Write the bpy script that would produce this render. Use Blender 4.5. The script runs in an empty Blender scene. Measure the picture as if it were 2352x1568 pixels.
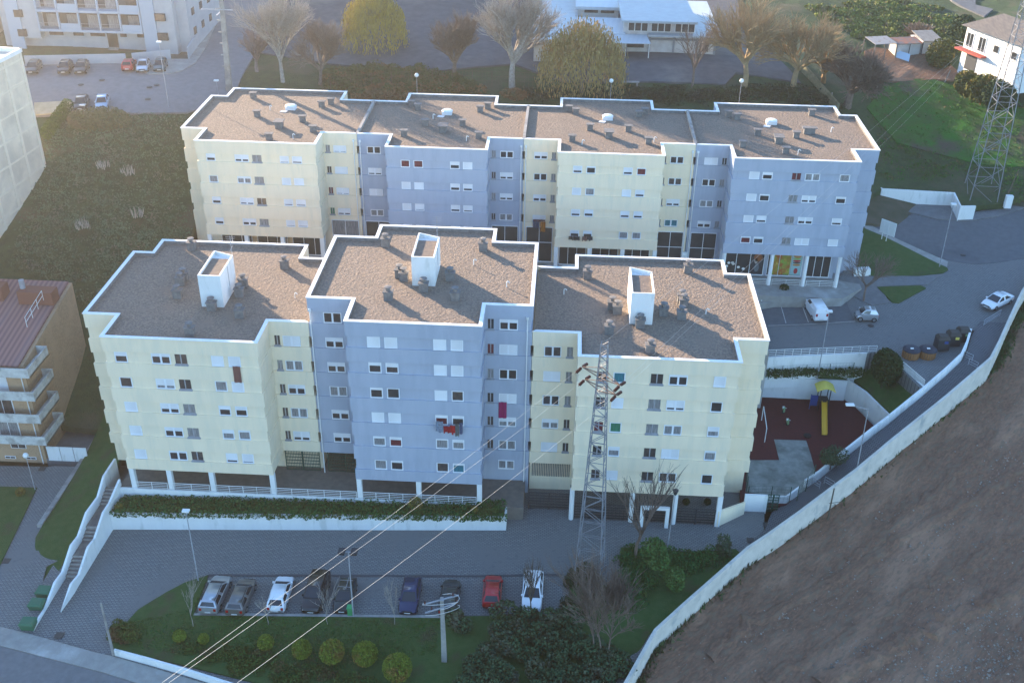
import bpy, math, random, numpy as np
from math import sin, cos, pi, radians, hypot, atan2, sqrt
from mathutils import Vector, Matrix
from mathutils.geometry import delaunay_2d_cdt
S = bpy.context.scene
COL = S.collection
# ---------------------------------------------------------------- camera
FV, YAW, PIT, ROL, CH = 2464.136, 0.04768863, 0.53708976, 0.0156988, 70.35
def _rot():
    cy, sy = cos(YAW), sin(YAW)
    f = np.array([-sy*cos(PIT), cy*cos(PIT), -sin(PIT)]); r = np.array([cy, sy, 0]); u = np.cross(r, f)
    return np.array([r*cos(ROL)+u*sin(ROL), -(-r*sin(ROL)+u*cos(ROL)), f])
RM = _rot()
cam = bpy.data.objects.new('camera', bpy.data.cameras.new('camera')); COL.objects.link(cam)
cam.matrix_world = Matrix([[RM[0][i], -RM[1][i], -RM[2][i], 0] for i in range(3)]+[[0, 0, 0, 1]])
cam.location = (0, 0, CH)
cam.data.sensor_width = 36; cam.data.lens = 36*FV/2352; cam.data.clip_start = .5; cam.data.clip_end = 6000
S.camera = cam
# ---------------------------------------------------------------- light
SUN_EL, SUN_AZ = 13.0, 135.0          # the sun stands low behind the buildings on the left (azimuth from +x, counter-clockwise)
W = bpy.data.worlds.new('World'); S.world = W; W.use_nodes = True
nt = W.node_tree; nt.nodes.clear()
sky = nt.nodes.new('ShaderNodeTexSky'); sky.sky_type = 'NISHITA'; sky.sun_disc = False
sky.sun_elevation = radians(SUN_EL); sky.sun_rotation = radians(90-SUN_AZ)
sky.air_density = 1.0; sky.dust_density = 0.2; sky.ozone_density = 3.2; sky.altitude = 100
bg = nt.nodes.new('ShaderNodeBackground'); bg.inputs[1].default_value = 0.15
wo = nt.nodes.new('ShaderNodeOutputWorld')
tint = nt.nodes.new('ShaderNodeMix'); tint.data_type = 'RGBA'; tint.blend_type = 'MULTIPLY'; tint.inputs[0].default_value = 1; tint.inputs[7].default_value = (.99, 1.01, 1.03, 1)
nt.links.new(sky.outputs[0], tint.inputs[6]); nt.links.new(tint.outputs[2], bg.inputs[0]); nt.links.new(bg.outputs[0], wo.inputs[0])
sd = bpy.data.lights.new('sun', 'SUN'); sd.energy = 5.0; sd.angle = radians(.5); sd.color = (1, .77, .54)
sun = bpy.data.objects.new('sun', sd); COL.objects.link(sun)
dv = Vector((cos(radians(SUN_AZ))*cos(radians(SUN_EL)), sin(radians(SUN_AZ))*cos(radians(SUN_EL)), sin(radians(SUN_EL))))
sun.rotation_euler = dv.to_track_quat('Z', 'Y').to_euler(); sun.location = (-60, 160, 90)
S.view_settings.view_transform = 'Standard'; S.view_settings.look = 'None'
S.view_settings.exposure = 2.08; S.view_settings.gamma = 1
S.cycles.max_bounces = 6; S.cycles.diffuse_bounces = 3; S.cycles.glossy_bounces = 2; S.cycles.transparent_max_bounces = 6
# ---------------------------------------------------------------- pixel <-> world helpers (pixel = the photograph at 2352 wide)
def _ray(u, v): return np.array([(u-1176)/FV, (v-784)/FV, 1])@RM
def P(u, v, z):
    d = _ray(u, v); t = (z-CH)/d[2]; return Vector((d[0]*t, d[1]*t, z))
def PY(u, v, y):
    d = _ray(u, v); t = y/d[1]; return Vector((d[0]*t, y, CH+d[2]*t))
def PX(u, v, x):
    d = _ray(u, v); t = x/d[0]; return Vector((x, d[1]*t, CH+d[2]*t))
TR = (0, 392.3, 784.6, 1176.0)
def T(r, c, x, y): return (588*c+x/3.9966, TR[r]+y/3.9966)
def PF(u, v, f, lo=-6, hi=45):        # where the ray meets the height field f(x, y)
    for _ in range(40):
        m = (lo+hi)/2; p = P(u, v, m)
        if f(p.x, p.y) > m: lo = m
        else: hi = m
    return P(u, v, m)
def tps(pts):
    A = np.array(pts, float); n = len(A); X = A[:, :2]
    d = np.hypot(X[:, None, 0]-X[None, :, 0], X[:, None, 1]-X[None, :, 1]); K = np.where(d > 0, d*d*np.log(d+1e-9), 0)+np.eye(n)*.5
    Pm = np.hstack([np.ones((n, 1)), X]); L = np.block([[K, Pm], [Pm.T, np.zeros((3, 3))]])
    w = np.linalg.solve(L, np.concatenate([A[:, 2], np.zeros(3)]))
    def f(x, y):
        r = np.hypot(X[:, 0]-x, X[:, 1]-y); return float((np.where(r > 0, r*r*np.log(r+1e-9), 0)*w[:n]).sum()+w[n]+w[n+1]*x+w[n+2]*y)
    return f
# ---------------------------------------------------------------- materials
def nd(t, typ, **k):
    n = t.nodes.new(typ)
    for a, b in k.items(): setattr(n, a, b)
    return n
MATS = {}
def mat(name, c, c2=None, scale=1.0, rough=.85, bump=0, bscale=8, metal=0, spec=.3, kind='noise', detail=5, c3=None, s3=.08, f3=.5, bdist=.05, sharp=.0, stretch=None, coat=0, alpha=None, c4=None, s4=6, f4=.5, mort=.035, rotz=None):
    if name in MATS: return MATS[name]
    m = bpy.data.materials.new(name); m.use_nodes = True; t = m.node_tree; b = t.nodes['Principled BSDF']
    b.inputs['Base Color'].default_value = (*c, 1); b.inputs['Roughness'].default_value = rough
    b.inputs['Metallic'].default_value = metal; b.inputs['Specular IOR Level'].default_value = spec
    if coat: b.inputs['Coat Weight'].default_value = coat
    geo = nd(t, 'ShaderNodeNewGeometry'); pos = geo.outputs['Position']
    if stretch:
        mp = nd(t, 'ShaderNodeMapping'); mp.inputs['Scale'].default_value = stretch
        if rotz is not None: mp.vector_type = 'TEXTURE'; mp.inputs['Rotation'].default_value = (0, 0, rotz)
        t.links.new(pos, mp.inputs[0]); pos = mp.outputs[0]
    def ramp(v, a=.35, z=.65):
        r = nd(t, 'ShaderNodeMapRange'); r.inputs[1].default_value = a; r.inputs[2].default_value = z; t.links.new(v, r.inputs[0]); return r.outputs[0]
    def noise(s, d=detail):
        n = nd(t, 'ShaderNodeTexNoise'); n.inputs['Scale'].default_value = s; n.inputs['Detail'].default_value = d; n.inputs['Roughness'].default_value = .6
        t.links.new(pos, n.inputs['Vector']); return n.outputs['Fac']
    def mix(f, A, B):
        x = nd(t, 'ShaderNodeMix', data_type='RGBA')
        for i, val in ((0, f), (6, A), (7, B)):
            if isinstance(val, tuple): x.inputs[i].default_value = (*val, 1)
            elif isinstance(val, (int, float)): x.inputs[i].default_value = val
            else: t.links.new(val, x.inputs[i])
        return x.outputs[2]
    col = c
    if c2:
        if kind == 'noise': f = ramp(noise(scale), .35+sharp, .65-sharp)
        elif kind == 'voronoi':
            v = nd(t, 'ShaderNodeTexVoronoi'); v.inputs['Scale'].default_value = scale; t.links.new(pos, v.inputs['Vector'])
            s = nd(t, 'ShaderNodeSeparateColor'); t.links.new(v.outputs['Color'], s.inputs[0]); f = s.outputs[0]
        elif kind == 'brick' or kind == 'tile':
            br = nd(t, 'ShaderNodeTexBrick'); br.inputs['Scale'].default_value = scale
            br.inputs['Color1'].default_value = (*c, 1); br.inputs['Color2'].default_value = tuple([(x*.82) for x in c]+[1]); br.inputs['Mortar'].default_value = (*c2, 1)
            br.inputs['Mortar Size'].default_value = mort; t.links.new(pos, br.inputs['Vector']); col = br.outputs['Color']; f = None
        elif kind == 'wave':
            w = nd(t, 'ShaderNodeTexWave'); w.inputs['Scale'].default_value = scale; w.bands_direction = 'X'; t.links.new(pos, w.inputs['Vector']); f = w.outputs['Fac']
        if f is not None: col = mix(f, c, c2)
    if c3: col = mix(ramp(noise(s3, 6), f3, f3+.12), col, c3)
    if c4: col = mix(ramp(noise(s4, 3), f4, f4+.15), col, c4)
    if not isinstance(col, tuple): t.links.new(col, b.inputs['Base Color'])
    if bump:
        bn = nd(t, 'ShaderNodeBump'); bn.inputs['Strength'].default_value = bump; bn.inputs['Distance'].default_value = bdist
        t.links.new(noise(bscale, 4), bn.inputs['Height']); t.links.new(bn.outputs[0], b.inputs['Normal'])
    if alpha is not None: b.inputs['Alpha'].default_value = alpha
    MATS[name] = m; return m
cream = mat('cream_render', (.90, .755, .54), (.86, .72, .51), 1.2, .9, .15, 30, c3=(.81, .70, .51), s3=.6, f3=.5, stretch=(1, 1, .18), c4=(.79, .69, .51), s4=2, f4=.6)
blue = mat('blue_render', (.41, .45, .52), (.385, .425, .495), 1.2, .9, .15, 30, c3=(.365, .405, .475), s3=.6, f3=.5, stretch=(1, 1, .18), c4=(.35, .39, .46), s4=2, f4=.6)
white = mat('white_paint', (.82, .82, .79), (.76, .76, .73), .8, .8, c3=(.64, .65, .61), s3=1.1, f3=.56, stretch=(1, 1, .25))
capw = mat('parapet_cap_white', (.86, .86, .84), (.80, .80, .78), 2, .7)
gravel = mat('roof_gravel', (.27, .21, .162), (.16, .127, .10), 6, .95, .75, 4, kind='noise', c3=(.23, .175, .135), s3=.3, f3=.55, bdist=.25, sharp=.05)
concrete = mat('concrete', (.36, .34, .31), (.28, .27, .25), 1.5, .9, .3, 12, c3=(.22, .21, .2), s3=.4)
dkconc = mat('weathered_concrete', (.22, .21, .20), (.13, .13, .13), 2.5, .95, .3, 12)
glass = mat('window_glass', (.025, .03, .035), (.05, .05, .05), .7, .12, spec=.6)
gl_cur = mat('curtained_glass', (.34, .34, .33), (.12, .12, .13), 6, .35, spec=.5, stretch=(3, 3, .2))
gl_brown = mat('dim_glass', (.10, .085, .075), (.04, .04, .045), 2, .15, spec=.6)
gl_green = mat('green_curtain', (.04, .22, .12), (.02, .12, .07), 6, .5, stretch=(3, 3, .2))
gl_teal = mat('teal_curtain', (.03, .22, .26), (.02, .10, .14), 6, .5, stretch=(3, 3, .2))
gl_red = mat('red_curtain', (.18, .03, .04), (.07, .015, .02), 5, .5, stretch=(3, 3, .2))
shut = mat('shutter_white', (.80, .80, .80), (.70, .70, .70), 9, .6, kind='wave', stretch=(.01, .01, 1))
frame_w = mat('white_aluminium', (.80, .81, .82), rough=.4)
galv = mat('galvanised_steel', (.40, .41, .43), (.30, .31, .33), 2, .6, metal=.15)
asph_c = (.15, .15, .155)
# ---------------------------------------------------------------- mesh helpers
ORG = {}
class MB:
    def __init__(s): s.v = []; s.f = []; s.m = []
    def face(s, pts, m=0):
        n = len(s.v); s.v += [tuple(p) for p in pts]; s.f.append(tuple(range(n, n+len(pts)))); s.m.append(m)
    def box(s, x0, x1, y0, y1, z0, z1, m=0, mt=None):
        n = len(s.v); s.v += [(x0, y0, z0), (x1, y0, z0), (x1, y1, z0), (x0, y1, z0), (x0, y0, z1), (x1, y0, z1), (x1, y1, z1), (x0, y1, z1)]
        for i, q in enumerate(((0, 3, 2, 1), (4, 5, 6, 7), (0, 1, 5, 4), (1, 2, 6, 5), (2, 3, 7, 6), (3, 0, 4, 7))):
            s.f.append(tuple(n+k for k in q)); s.m.append(mt if (mt is not None and i == 1) else m)
    def hexa(s, b, t, m=0):            # bottom 4 and top 4 points
        n = len(s.v); s.v += [tuple(p) for p in b]+[tuple(p) for p in t]
        for q in ((0, 3, 2, 1), (4, 5, 6, 7), (0, 1, 5, 4), (1, 2, 6, 5), (2, 3, 7, 6), (3, 0, 4, 7)): s.f.append(tuple(n+k for k in q)); s.m.append(m)
    def prism(s, poly, z0, z1, m=0, top=True, bot=True, mt=None):
        n = len(s.v); k = len(poly)
        s.v += [(p[0], p[1], z0) for p in poly]+[(p[0], p[1], z1) for p in poly]
        for i in range(k): j = (i+1) % k; s.f.append((n+i, n+j, n+k+j, n+k+i)); s.m.append(m)
        if top: s.f.append(tuple(n+k+i for i in range(k))); s.m.append(m if mt is None else mt)
        if bot: s.f.append(tuple(n+i for i in reversed(range(k)))); s.m.append(m)
    def tube(s, a, b, r, r2=None, n=6, m=0, cap=True):
        a = Vector(a); b = Vector(b); d = b-a
        if d.length < 1e-6: return
        r2 = r if r2 is None else r2
        d.normalize(); x = d.orthogonal().normalized(); y = d.cross(x); k = len(s.v)
        for p, rr in ((a, r), (b, r2)):
            for i in range(n): q = p+x*(rr*cos(2*pi*i/n))+y*(rr*sin(2*pi*i/n)); s.v.append((q.x, q.y, q.z))
        for i in range(n): j = (i+1) % n; s.f.append((k+i, k+j, k+n+j, k+n+i)); s.m.append(m)
        if cap: s.f.append(tuple(k+n+i for i in range(n))); s.m.append(m); s.f.append(tuple(k+i for i in reversed(range(n)))); s.m.append(m)
    def path(s, pts, r, n=6, m=0):
        for a, b in zip(pts[:-1], pts[1:]): s.tube(a, b, r, n=n, m=m)
    def lathe(s, c, prof, n=16, m=0):
        k = len(s.v)
        for r, z in prof:
            for i in range(n): s.v.append((c[0]+r*cos(2*pi*i/n), c[1]+r*sin(2*pi*i/n), c[2]+z))
        for a in range(len(prof)-1):
            for i in range(n): j = (i+1) % n; s.f.append((k+a*n+i, k+a*n+j, k+(a+1)*n+j, k+(a+1)*n+i)); s.m.append(m)
        s.f.append(tuple(k+(len(prof)-1)*n+i for i in range(n))); s.m.append(m)
        s.f.append(tuple(k+i for i in reversed(range(n)))); s.m.append(m)
    def build(s, name, mats, parent=None, smooth=False, org=None, kind=None):
        me = bpy.data.meshes.new(name)
        o0 = org or (ORG.get(parent.name) if parent else None) or (0, 0, 0)
        me.from_pydata([(v[0]-o0[0], v[1]-o0[1], v[2]-o0[2]) for v in s.v], [], s.f)
        if not isinstance(mats, (list, tuple)): mats = [mats]
        for q in mats: me.materials.append(q)
        if len(mats) > 1: me.polygons.foreach_set('material_index', s.m)
        if smooth: me.polygons.foreach_set('use_smooth', [True]*len(s.f))
        me.update(); o = bpy.data.objects.new(name, me); COL.objects.link(o)
        if parent: o.parent = parent; ORG[o.name] = o0
        elif org: o.location = org; ORG[o.name] = org
        if kind: o['kind'] = kind
        return o
def thing(name, label, cat, loc=(0, 0, 0), group=None):
    o = bpy.data.objects.new(name, None); COL.objects.link(o); o.location = loc; o.empty_display_size = .3
    o['label'] = label; o['category'] = cat
    if group: o['group'] = group
    ORG[o.name] = tuple(loc); return o
def tag(o, label, cat, group=None, kind=None):
    o['label'] = label; o['category'] = cat
    if group: o['group'] = group
    if kind: o['kind'] = kind
    return o
def copy_tree(o, loc, rz=0, sc=1, label=None, parent=None):
    c = o.copy(); COL.objects.link(c)
    if parent: c.parent = parent
    else:
        c.location = loc; c.rotation_euler = (0, 0, rz); c.scale = (sc, sc, sc) if not isinstance(sc, tuple) else sc
        if label: c['label'] = label
    for ch in list(o.children): copy_tree(ch, None, parent=c)
    return c
def off(poly, d):                     # inset a CCW polygon by d
    n = len(poly); o = []
    for i in range(n):
        a, b, c = Vector(poly[i-1][:2]), Vector(poly[i][:2]), Vector(poly[(i+1) % n][:2])
        e1 = (b-a).normalized(); e2 = (c-b).normalized(); n1 = Vector((-e1.y, e1.x)); n2 = Vector((-e2.y, e2.x))
        k = n1+n2; k = k*(d/max(.2, 1+n1.dot(n2))); o.append((b.x+k.x, b.y+k.y))
    return o
# ---------------------------------------------------------------- ground
HZ = [(-62, 96, 1.2), (-56, 99, 1.2), (-52, 103, 2.5), (-48, 108, 6), (-60, 110, 8), (-67, 113, 10.2), (-90, 113, 9), (-68, 131, 16.5), (-67, 123, 13.5), (-48, 121, 10.2), (-48.5, 134, 15), (-60, 136, 20), (-47, 141, 18.5), (-80, 140, 20.3), (-110, 140, 20),
      (-60, 165, 22.5), (-100, 165, 22.8), (-40, 150, 20.8), (-40, 170, 23), (-30, 200, 27), (-20, 147, 19.2), (10, 147, 19.2), (33, 147, 17.5), (-20, 156, 21.8), (10, 156, 22.2), (33, 158, 20.8), (0, 175, 22.8), (20, 175, 23), (0, 215, 27), (40, 200, 25),
      (40, 137, 12), (46, 148, 13.4), (57, 146, 13), (62, 141, 11.5), (75, 140, 12), (50, 160, 16.5), (66, 160, 17), (92, 152, 17), (60, 175, 20.5), (85, 170, 23), (112, 178, 24), (72, 200, 24), (105, 212, 27), (60, 235, 28), (-120, 220, 28), (140, 240, 29)]
hz = tps(HZ)
def hz1(d): return lambda x, y: hz(x, y)+d
def zl(x, y): return .0335*min(x, 0)+.07*min(y-70, 0)
def patch(name, poly, m, f=None, res=0, skirt=.8, dz=0, kind='structure', bumpy=0, label=None, cat=None, cont=None):
    """poly: (u, v, z) picks, or (u, v) picks laid on the height field f; with res a grid of inner points follows f"""
    pts = [PF(p[0], p[1], f) if len(p) == 2 else P(*p) for p in poly]
    if f is None and res: f = tps([tuple(p) for p in pts]+(cont or []))
    return wpatch(name, pts, m, f, res, skirt, dz, kind, bumpy)
def wpatch(name, pts, m, f=None, res=0, skirt=.8, dz=0, kind='structure', bumpy=0):
    pts = [Vector(p) for p in pts]
    if res:                            # subdivide the edges too
        q = []
        for a, b in zip(pts, pts[1:]+pts[:1]):
            k = max(1, int((b-a).length/(res*1.5)))
            for i in range(k):
                w = a.lerp(b, i/k)
                if f and i: w.z = f(w.x, w.y)
                q.append(w)
        pts = q
    n = len(pts); xy = [Vector((p.x, p.y)) for p in pts]; z = [p.z for p in pts]
    area = sum(xy[i].x*xy[(i+1) % n].y-xy[(i+1) % n].x*xy[i].y for i in range(n))
    if area < 0: xy.reverse(); z.reverse()
    if res:
        x0, x1 = min(p.x for p in xy), max(p.x for p in xy); y0, y1 = min(p.y for p in xy), max(p.y for p in xy)
        rnd = random.Random(5); y = y0+res/2
        px = np.array([p.x for p in xy]); py = np.array([p.y for p in xy]); qx = np.roll(px, -1); qy = np.roll(py, -1)
        while y < y1:
            x = x0+res/2
            while x < x1:
                a = x+rnd.uniform(-.3, .3)*res; b = y+rnd.uniform(-.3, .3)*res
                c = ((py > b) != (qy > b)) & (a < (qx-px)*(b-py)/(qy-py+1e-12)+px)
                if c.sum() % 2:
                    tt = np.clip(((a-px)*(qx-px)+(b-py)*(qy-py))/((qx-px)**2+(qy-py)**2+1e-9), 0, 1)
                    if np.min(np.hypot(a-px-tt*(qx-px), b-py-tt*(qy-py))) > res*.3:
                        xy.append(Vector((a, b))); z.append(f(a, b)+rnd.uniform(-1, 1)*bumpy)
                x += res
            y += res
    r = delaunay_2d_cdt(xy, [], [list(range(n))], 1, 1e-4)
    vz = []
    for k, v in enumerate(r[0]): vz.append((v.x, v.y, z[r[3][k][0]]+dz if r[3][k] else (f(v.x, v.y) if f else 0)+dz))
    b = MB(); b.v = vz; b.f = [tuple(q) for q in r[2]]; b.m = [0]*len(b.f)
    k = len(b.v); nn = n
    if skirt:
        for i in range(nn): b.v.append((xy[i].x, xy[i].y, z[i]+dz)); b.v.append((xy[i].x, xy[i].y, z[i]+dz-skirt))
        for i in range(nn): j = (i+1) % nn; b.f.append((k+2*i, k+2*i+1, k+2*j+1, k+2*j)); b.m.append(0)
    return b.build(name, m, kind=kind, smooth=False)
soil = mat('bare_soil', (.10, .085, .06), (.06, .065, .035), .5, .95, .5, 6)
grassm = mat('rough_grass', (.05, .085, .03), (.035, .058, .024), .9, .95, 1.0, 5, c3=(.08, .08, .045), s3=.13, f3=.52, bdist=.25)
lawnm = mat('lawn_grass', (.035, .085, .018), (.055, .10, .028), 1.5, .95, .8, 9, c3=(.06, .07, .03), s3=.3, f3=.55, bdist=.12)
cobble = mat('cobble_paving', (.25, .25, .24), (.105, .11, .11), 1.3, .9, .2, 12, kind='brick', mort=.05, c3=(.17, .17, .165), s3=.12, f3=.5, c4=(.135, .14, .14), s4=2.2, f4=.56)
asphalt = mat('asphalt', (.135, .14, .145), (.11, .115, .12), 1.5, .9, .2, 20, c3=(.085, .09, .1), s3=.12, f3=.58)
asphalt2 = mat('worn_asphalt', (.185, .185, .185), (.15, .15, .15), 1.5, .9, .2, 20, c3=(.12, .125, .13), s3=.15, f3=.58)
paving = mat('pale_paving', (.33, .32, .29), (.26, .25, .23), 1.2, .9, .2, 15, c3=(.42, .42, .40), s3=.3, f3=.55)
dirt = mat('brown_dirt', (.26, .135, .082), (.135, .076, .05), 5, .97, .6, 2.5, c3=(.31, .175, .11), s3=.22, f3=.5, bdist=.3, c4=(.20, .13, .085), s4=2.5, f4=.5, stretch=(2.6, 1, 1), rotz=.82)
tartan = mat('red_rubber_floor', (.10, .022, .022), (.075, .018, .02), 3, .95, .2, 20)
# base sheet under everything, out past the horizon
def base_ground():
    xs = [-3000, -1200, -500, -250]+list(range(-160, 170, 10))+[250, 500, 1200, 3000]
    ys = [-2500, -800, -200, 0, 30]+list(range(40, 250, 6))+[270, 320, 450, 900, 3000]
    def z(x, y):
        if y > 250 or abs(x) > 150: xx = max(-150, min(150, x)); yy = min(250, y)
        else: xx, yy = x, y
        lo = -2.8
        if yy < 96: return lo-1.5
        h = hz(xx, max(yy, 96))-1.2
        if -56 < xx < 40 and yy < 146: return lo
        if xx >= 40 and yy < 134: return lo
        return h
    b = MB(); n = len(xs)
    for y in ys:
        for x in xs: b.v.append((x, y, z(x, y)))
    for j in range(len(ys)-1):
        for i in range(n-1): b.f.append((j*n+i, j*n+i+1, (j+1)*n+i+1, (j+1)*n+i)); b.m.append(0)
    b.build('ground', soil, kind='structure')
base_ground()
# --- lower level
wpatch('parking_lot', [(-47.5, 50, zl(-47, 50)), (3, 50, zl(3, 50)), *[(q.x-.22, q.y+.15, 0) for q in (P(1430, 1590, .9), P(1509, 1447, .9), P(1576, 1386, .9), P(1650, 1321, .95), P(1721, 1258, 1), P(1764, 1230, 1.3))], (21.5, 84, 0), (22, 87, 0), (20, 91, 0), (0, 91, 0), (-47.5, 91, zl(-47.5, 91)), (-47.5, 70, zl(-47.5, 70))], cobble, zl, 6)
patch('street', [(-300, 1395), (0, 1484), (238, 1546), (330, 1575), (520, 1640), (300, 1900), (-400, 1800)], asphalt2, zl, dz=.06)
patch('sidewalk', [(-300, 1350), (0, 1440), (70, 1457), (150, 1480), (218, 1499), (263, 1509), (420, 1555), (600, 1610), (520, 1638), (330, 1574), (238, 1545), (0, 1483), (-300, 1394)], paving, zl, dz=.12)
patch('lawn', [(479, 1322), (425, 1339), (385, 1360), (350, 1381), (318, 1401), (296, 1425), (285, 1441), (252, 1441), (262, 1494), (420, 1528), (600, 1572), (760, 1640), (1100, 1700), (1405, 1640), (1432, 1560), (1490, 1460), (1560, 1397), (1638, 1328), (1700, 1272), (1690, 1262), (1640, 1266), (1580, 1268), (1500, 1264), (1425, 1258), (1424, 1320), (1385, 1345), (1310, 1320), (1303, 1400), (1290, 1415), (1020, 1417), (446, 1410)], lawnm, zl, 1.5, dz=.14, bumpy=.05)
patch('driveway', [(-120, 1075), (0, 1070), (112, 1072), (125, 1070), (187, 1072), (172, 1176), (150, 1280), (107, 1300), (100, 1326), (95, 1400), (68, 1455), (0, 1439), (-200, 1385)], cobble, zl, 3, dz=.05)
patch('lawn', [(-200, 1125), (0, 1119), (85, 1122), (60, 1176), (0, 1300), (-200, 1420)], lawnm, zl, 1.5, dz=.16)
# --- terrace under the front building, stairs side
b = MB(); b.prism([(-43.6, 83.35), (-2.6, 83.35), (-2.6, 104), (-43.6, 104)], -2.5, 1.45); b.build('terrace', mat('terrace_paving', (.20, .17, .14), (.15, .13, .11), 1.5, .9), kind='structure')
# --- plaza between the two rows, upper road
b = MB(); b.prism([(-47.3, 104.6), (24.0, 104.6), (24.0, 118), (34.9, 118), (37.9, 121), (37.9, 143), (-47.3, 143)], -2.5, 8.0); b.build('plaza', paving, kind='structure')
UR = [(24.3, 106.5, 6.0), (24, 118, 6.3), (36.5, 110, 6.3), (31, 117.5, 6.5), (36, 117, 6.8), (42, 112, 6.6), (52, 116, 7.8), (60, 128, 9.3), (50, 128, 8.6), (45, 137, 9.8), (56, 139, 10.3), (40, 140, 10.2), (39, 127, 9.0), (70, 135, 10), (70, 120, 9)]
ur = tps(UR)
patch('upper_road', [(1745, 812), (1764, 822), (1990, 812), (2020, 806), (2072, 850), (2116, 893), (2180, 850), (2226, 800), (2232, 757), (2262, 770), (2296, 778), (2352, 660), (2480, 500), (2480, 420), (2352, 462), (2240, 487), (2150, 486), (1990, 425), (1960, 560), (1930, 640), (1944, 688), (1745, 703)], cobble, ur, 2.5, skirt=4)
# --- hillside behind and to the left, on one height field
def HV(*q): return [tuple(PF(u, v, hz)) for u, v in q]
wall_line = HV(T(1, 3, 1045, 165), T(1, 3, 1720, 205), T(1, 3, 1775, 318), T(1, 3, 1900, 318), T(1, 3, 2160, 300), T(1, 3, 2350, 230))
hp = [(-200, 96), (-62, 96), (-50, 96), (-46.2, 99), (-45, 104.5), (-47.5, 105), (-47.5, 142.5), (-47.5, 143.2), (38.1, 143.2), (39, 140), (41.5, 139.5)]
wpatch('hillside', [(x, y, hz(x, y)) for x, y in hp]+[tuple(p) for p in wall_line]+[(x, y, hz(x, y)) for x, y in ((95, 150), (170, 160), (190, 280), (-220, 280))], grassm, hz, 2.2, bumpy=.1)
road2 = mat('pale_asphalt', (.20, .20, .205), (.17, .17, .175), 1.2, .9, .15, 20)
patch('back_road', [(-300, 300), (84, 270), (160, 263), (300, 264), (430, 262), (500, 240), (545, 205), (590, 120), (640, 0), (660, -80), (520, -80), (500, -30), (500, 30), (430, 150), (250, 150), (-300, 158)], road2, hz, 2.5, dz=.25)
patch('back_pavement', [(340, 175), (390, 175), (420, 167), (450, 150), (475, 110), (500, 50), (512, -20), (495, -20), (470, 60), (437, 141), (395, 141), (300, 152)], paving, hz, 2.5, dz=.38, skirt=.4)
patch('back_pavement', [(80, 270), (80, 242), (150, 238), (175, 240), (170, 262)], mat('pale_dirt', (.42, .37, .26), (.34, .30, .2), 1, .9), hz, 2, dz=.38, skirt=.4)  # plain pale yellow-brown ground colour
patch('school_yard', [(570, 120), (760, 150), (870, 160), (960, 172), (1060, 160), (1180, 150), (1290, 190), (1420, 192), (1665, 197), (1690, 170), (1790, 185), (1840, 195), (1810, 160), (1700, 60), (1690, -60), (660, -60)], mat('yard_asphalt', (.12, .115, .12), (.085, .085, .09), .7, .95, .2, 10, c3=(.17, .16, .145), s3=.1, f3=.55), hz, 3, dz=.25)
patch('farm_soil', [(1990, 150), (1985, 120), (2010, 112), (2130, 125), (2180, 150), (2210, 175), (2230, 190), (2150, 185), (2060, 190), (2010, 185)], dirt, hz, 2, dz=.22, bumpy=.05)
patch('green_field', [(2030, 205), (2080, 185), (2140, 183), (2200, 205), (2290, 240), (2400, 262), (2500, 300), (2500, 395), (2352, 385), (2250, 380), (2130, 350), (2060, 330), (1990, 250)], mat('field_grass', (.022, .14, .010), (.04, .085, .02), .4, .95, 1, 5, c3=(.08, .065, .05), s3=.1, f3=.52, bdist=.2), hz, 2, dz=.2, bumpy=.06)
patch('far_road', [(2150, -30), (2185, 5), (2215, 22), (2260, 42), (2280, 25), (2240, 15), (2240, -30)], asphalt, hz, 3, dz=.3)
# ---------------------------------------------------------------- apartment rows
def facade(o, rc, verts_poly, floors, zb, ztop, m, strip_h=1.25, ins=.13):
    """stacked storeys: a smooth band and, under it, a slightly recessed window strip"""
    b = MB(); zs = sorted(floors, reverse=True); z1 = ztop
    for g in zs:
        b.prism(off(verts_poly, 0), g+strip_h, z1, top=(z1 != ztop), bot=True)
        b.prism(off(verts_poly, ins), g, g+strip_h, top=False, bot=False); z1 = g
    b.prism(off(verts_poly, 0), zb, z1)
    return b.build('wall', m, o)
def window(o, x0, x1, z0, z1, y, closed, gl, kind='w', nx=1, axis='y', sgn=-1):
    """frame > pane, shutter, sill; set on a face y = const looking towards -y"""
    f = MB(); t = .09; d = .07 if kind == 'w' else .03
    def bx(mb, a, b_, c, d_, e0, e1): mb.box(a, b_, y-e1, y-e0, c, d_)
    bx(f, x0, x1, z1-t, z1, 0, d); bx(f, x0, x1, z0, z0+t*1.2, 0, d+.03); bx(f, x0, x0+t, z0+t*1.2, z1-t, 0, d); bx(f, x1-t, x1, z0+t*1.2, z1-t, 0, d)
    if nx == 2: xm = (x0+x1)/2; bx(f, xm-.09, xm+.09, z0+t*1.2, z1-t, 0, d-.004)
    if kind == 'k': f = MB(); xm = (x0+x1)/2; bx(f, xm-.05, xm+.05, z0+.15, z1, 0, .04); bx(f, x0, x1, z0, z0+.1, 0, .05)
    fr = f.build('window', frame_w if kind == 'w' else galv, o)
    p = MB(); bx(p, x0+t*.5, x1-t*.5, z0+t, z1-t*.5, 0, .018); p.build('pane', gl, fr)
    if closed > .02 and kind == 'w':
        h = (z1-z0-t*1.8)*closed; q = MB(); bx(q, x0+t*.6, x1-t*.6, z1-t*.8-h, z1-t*.8, .02, d-.02); q.build('shutter', shut, fr)
    if kind == 'k': q = MB(); q.box(x0-.05, x1+.05, y-.16, y, z0-.1, z0+.02); q.build('sill', galv, fr)
    return fr
rg = random.Random(11)
def pickg(c=None):
    if c: return {'g': gl_green, 't': gl_teal, 'r': gl_red, 'c': gl_cur, 'b': gl_brown, 'd': glass}[c]
    return rg.choice([glass, glass, gl_brown, gl_cur, glass])
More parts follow.
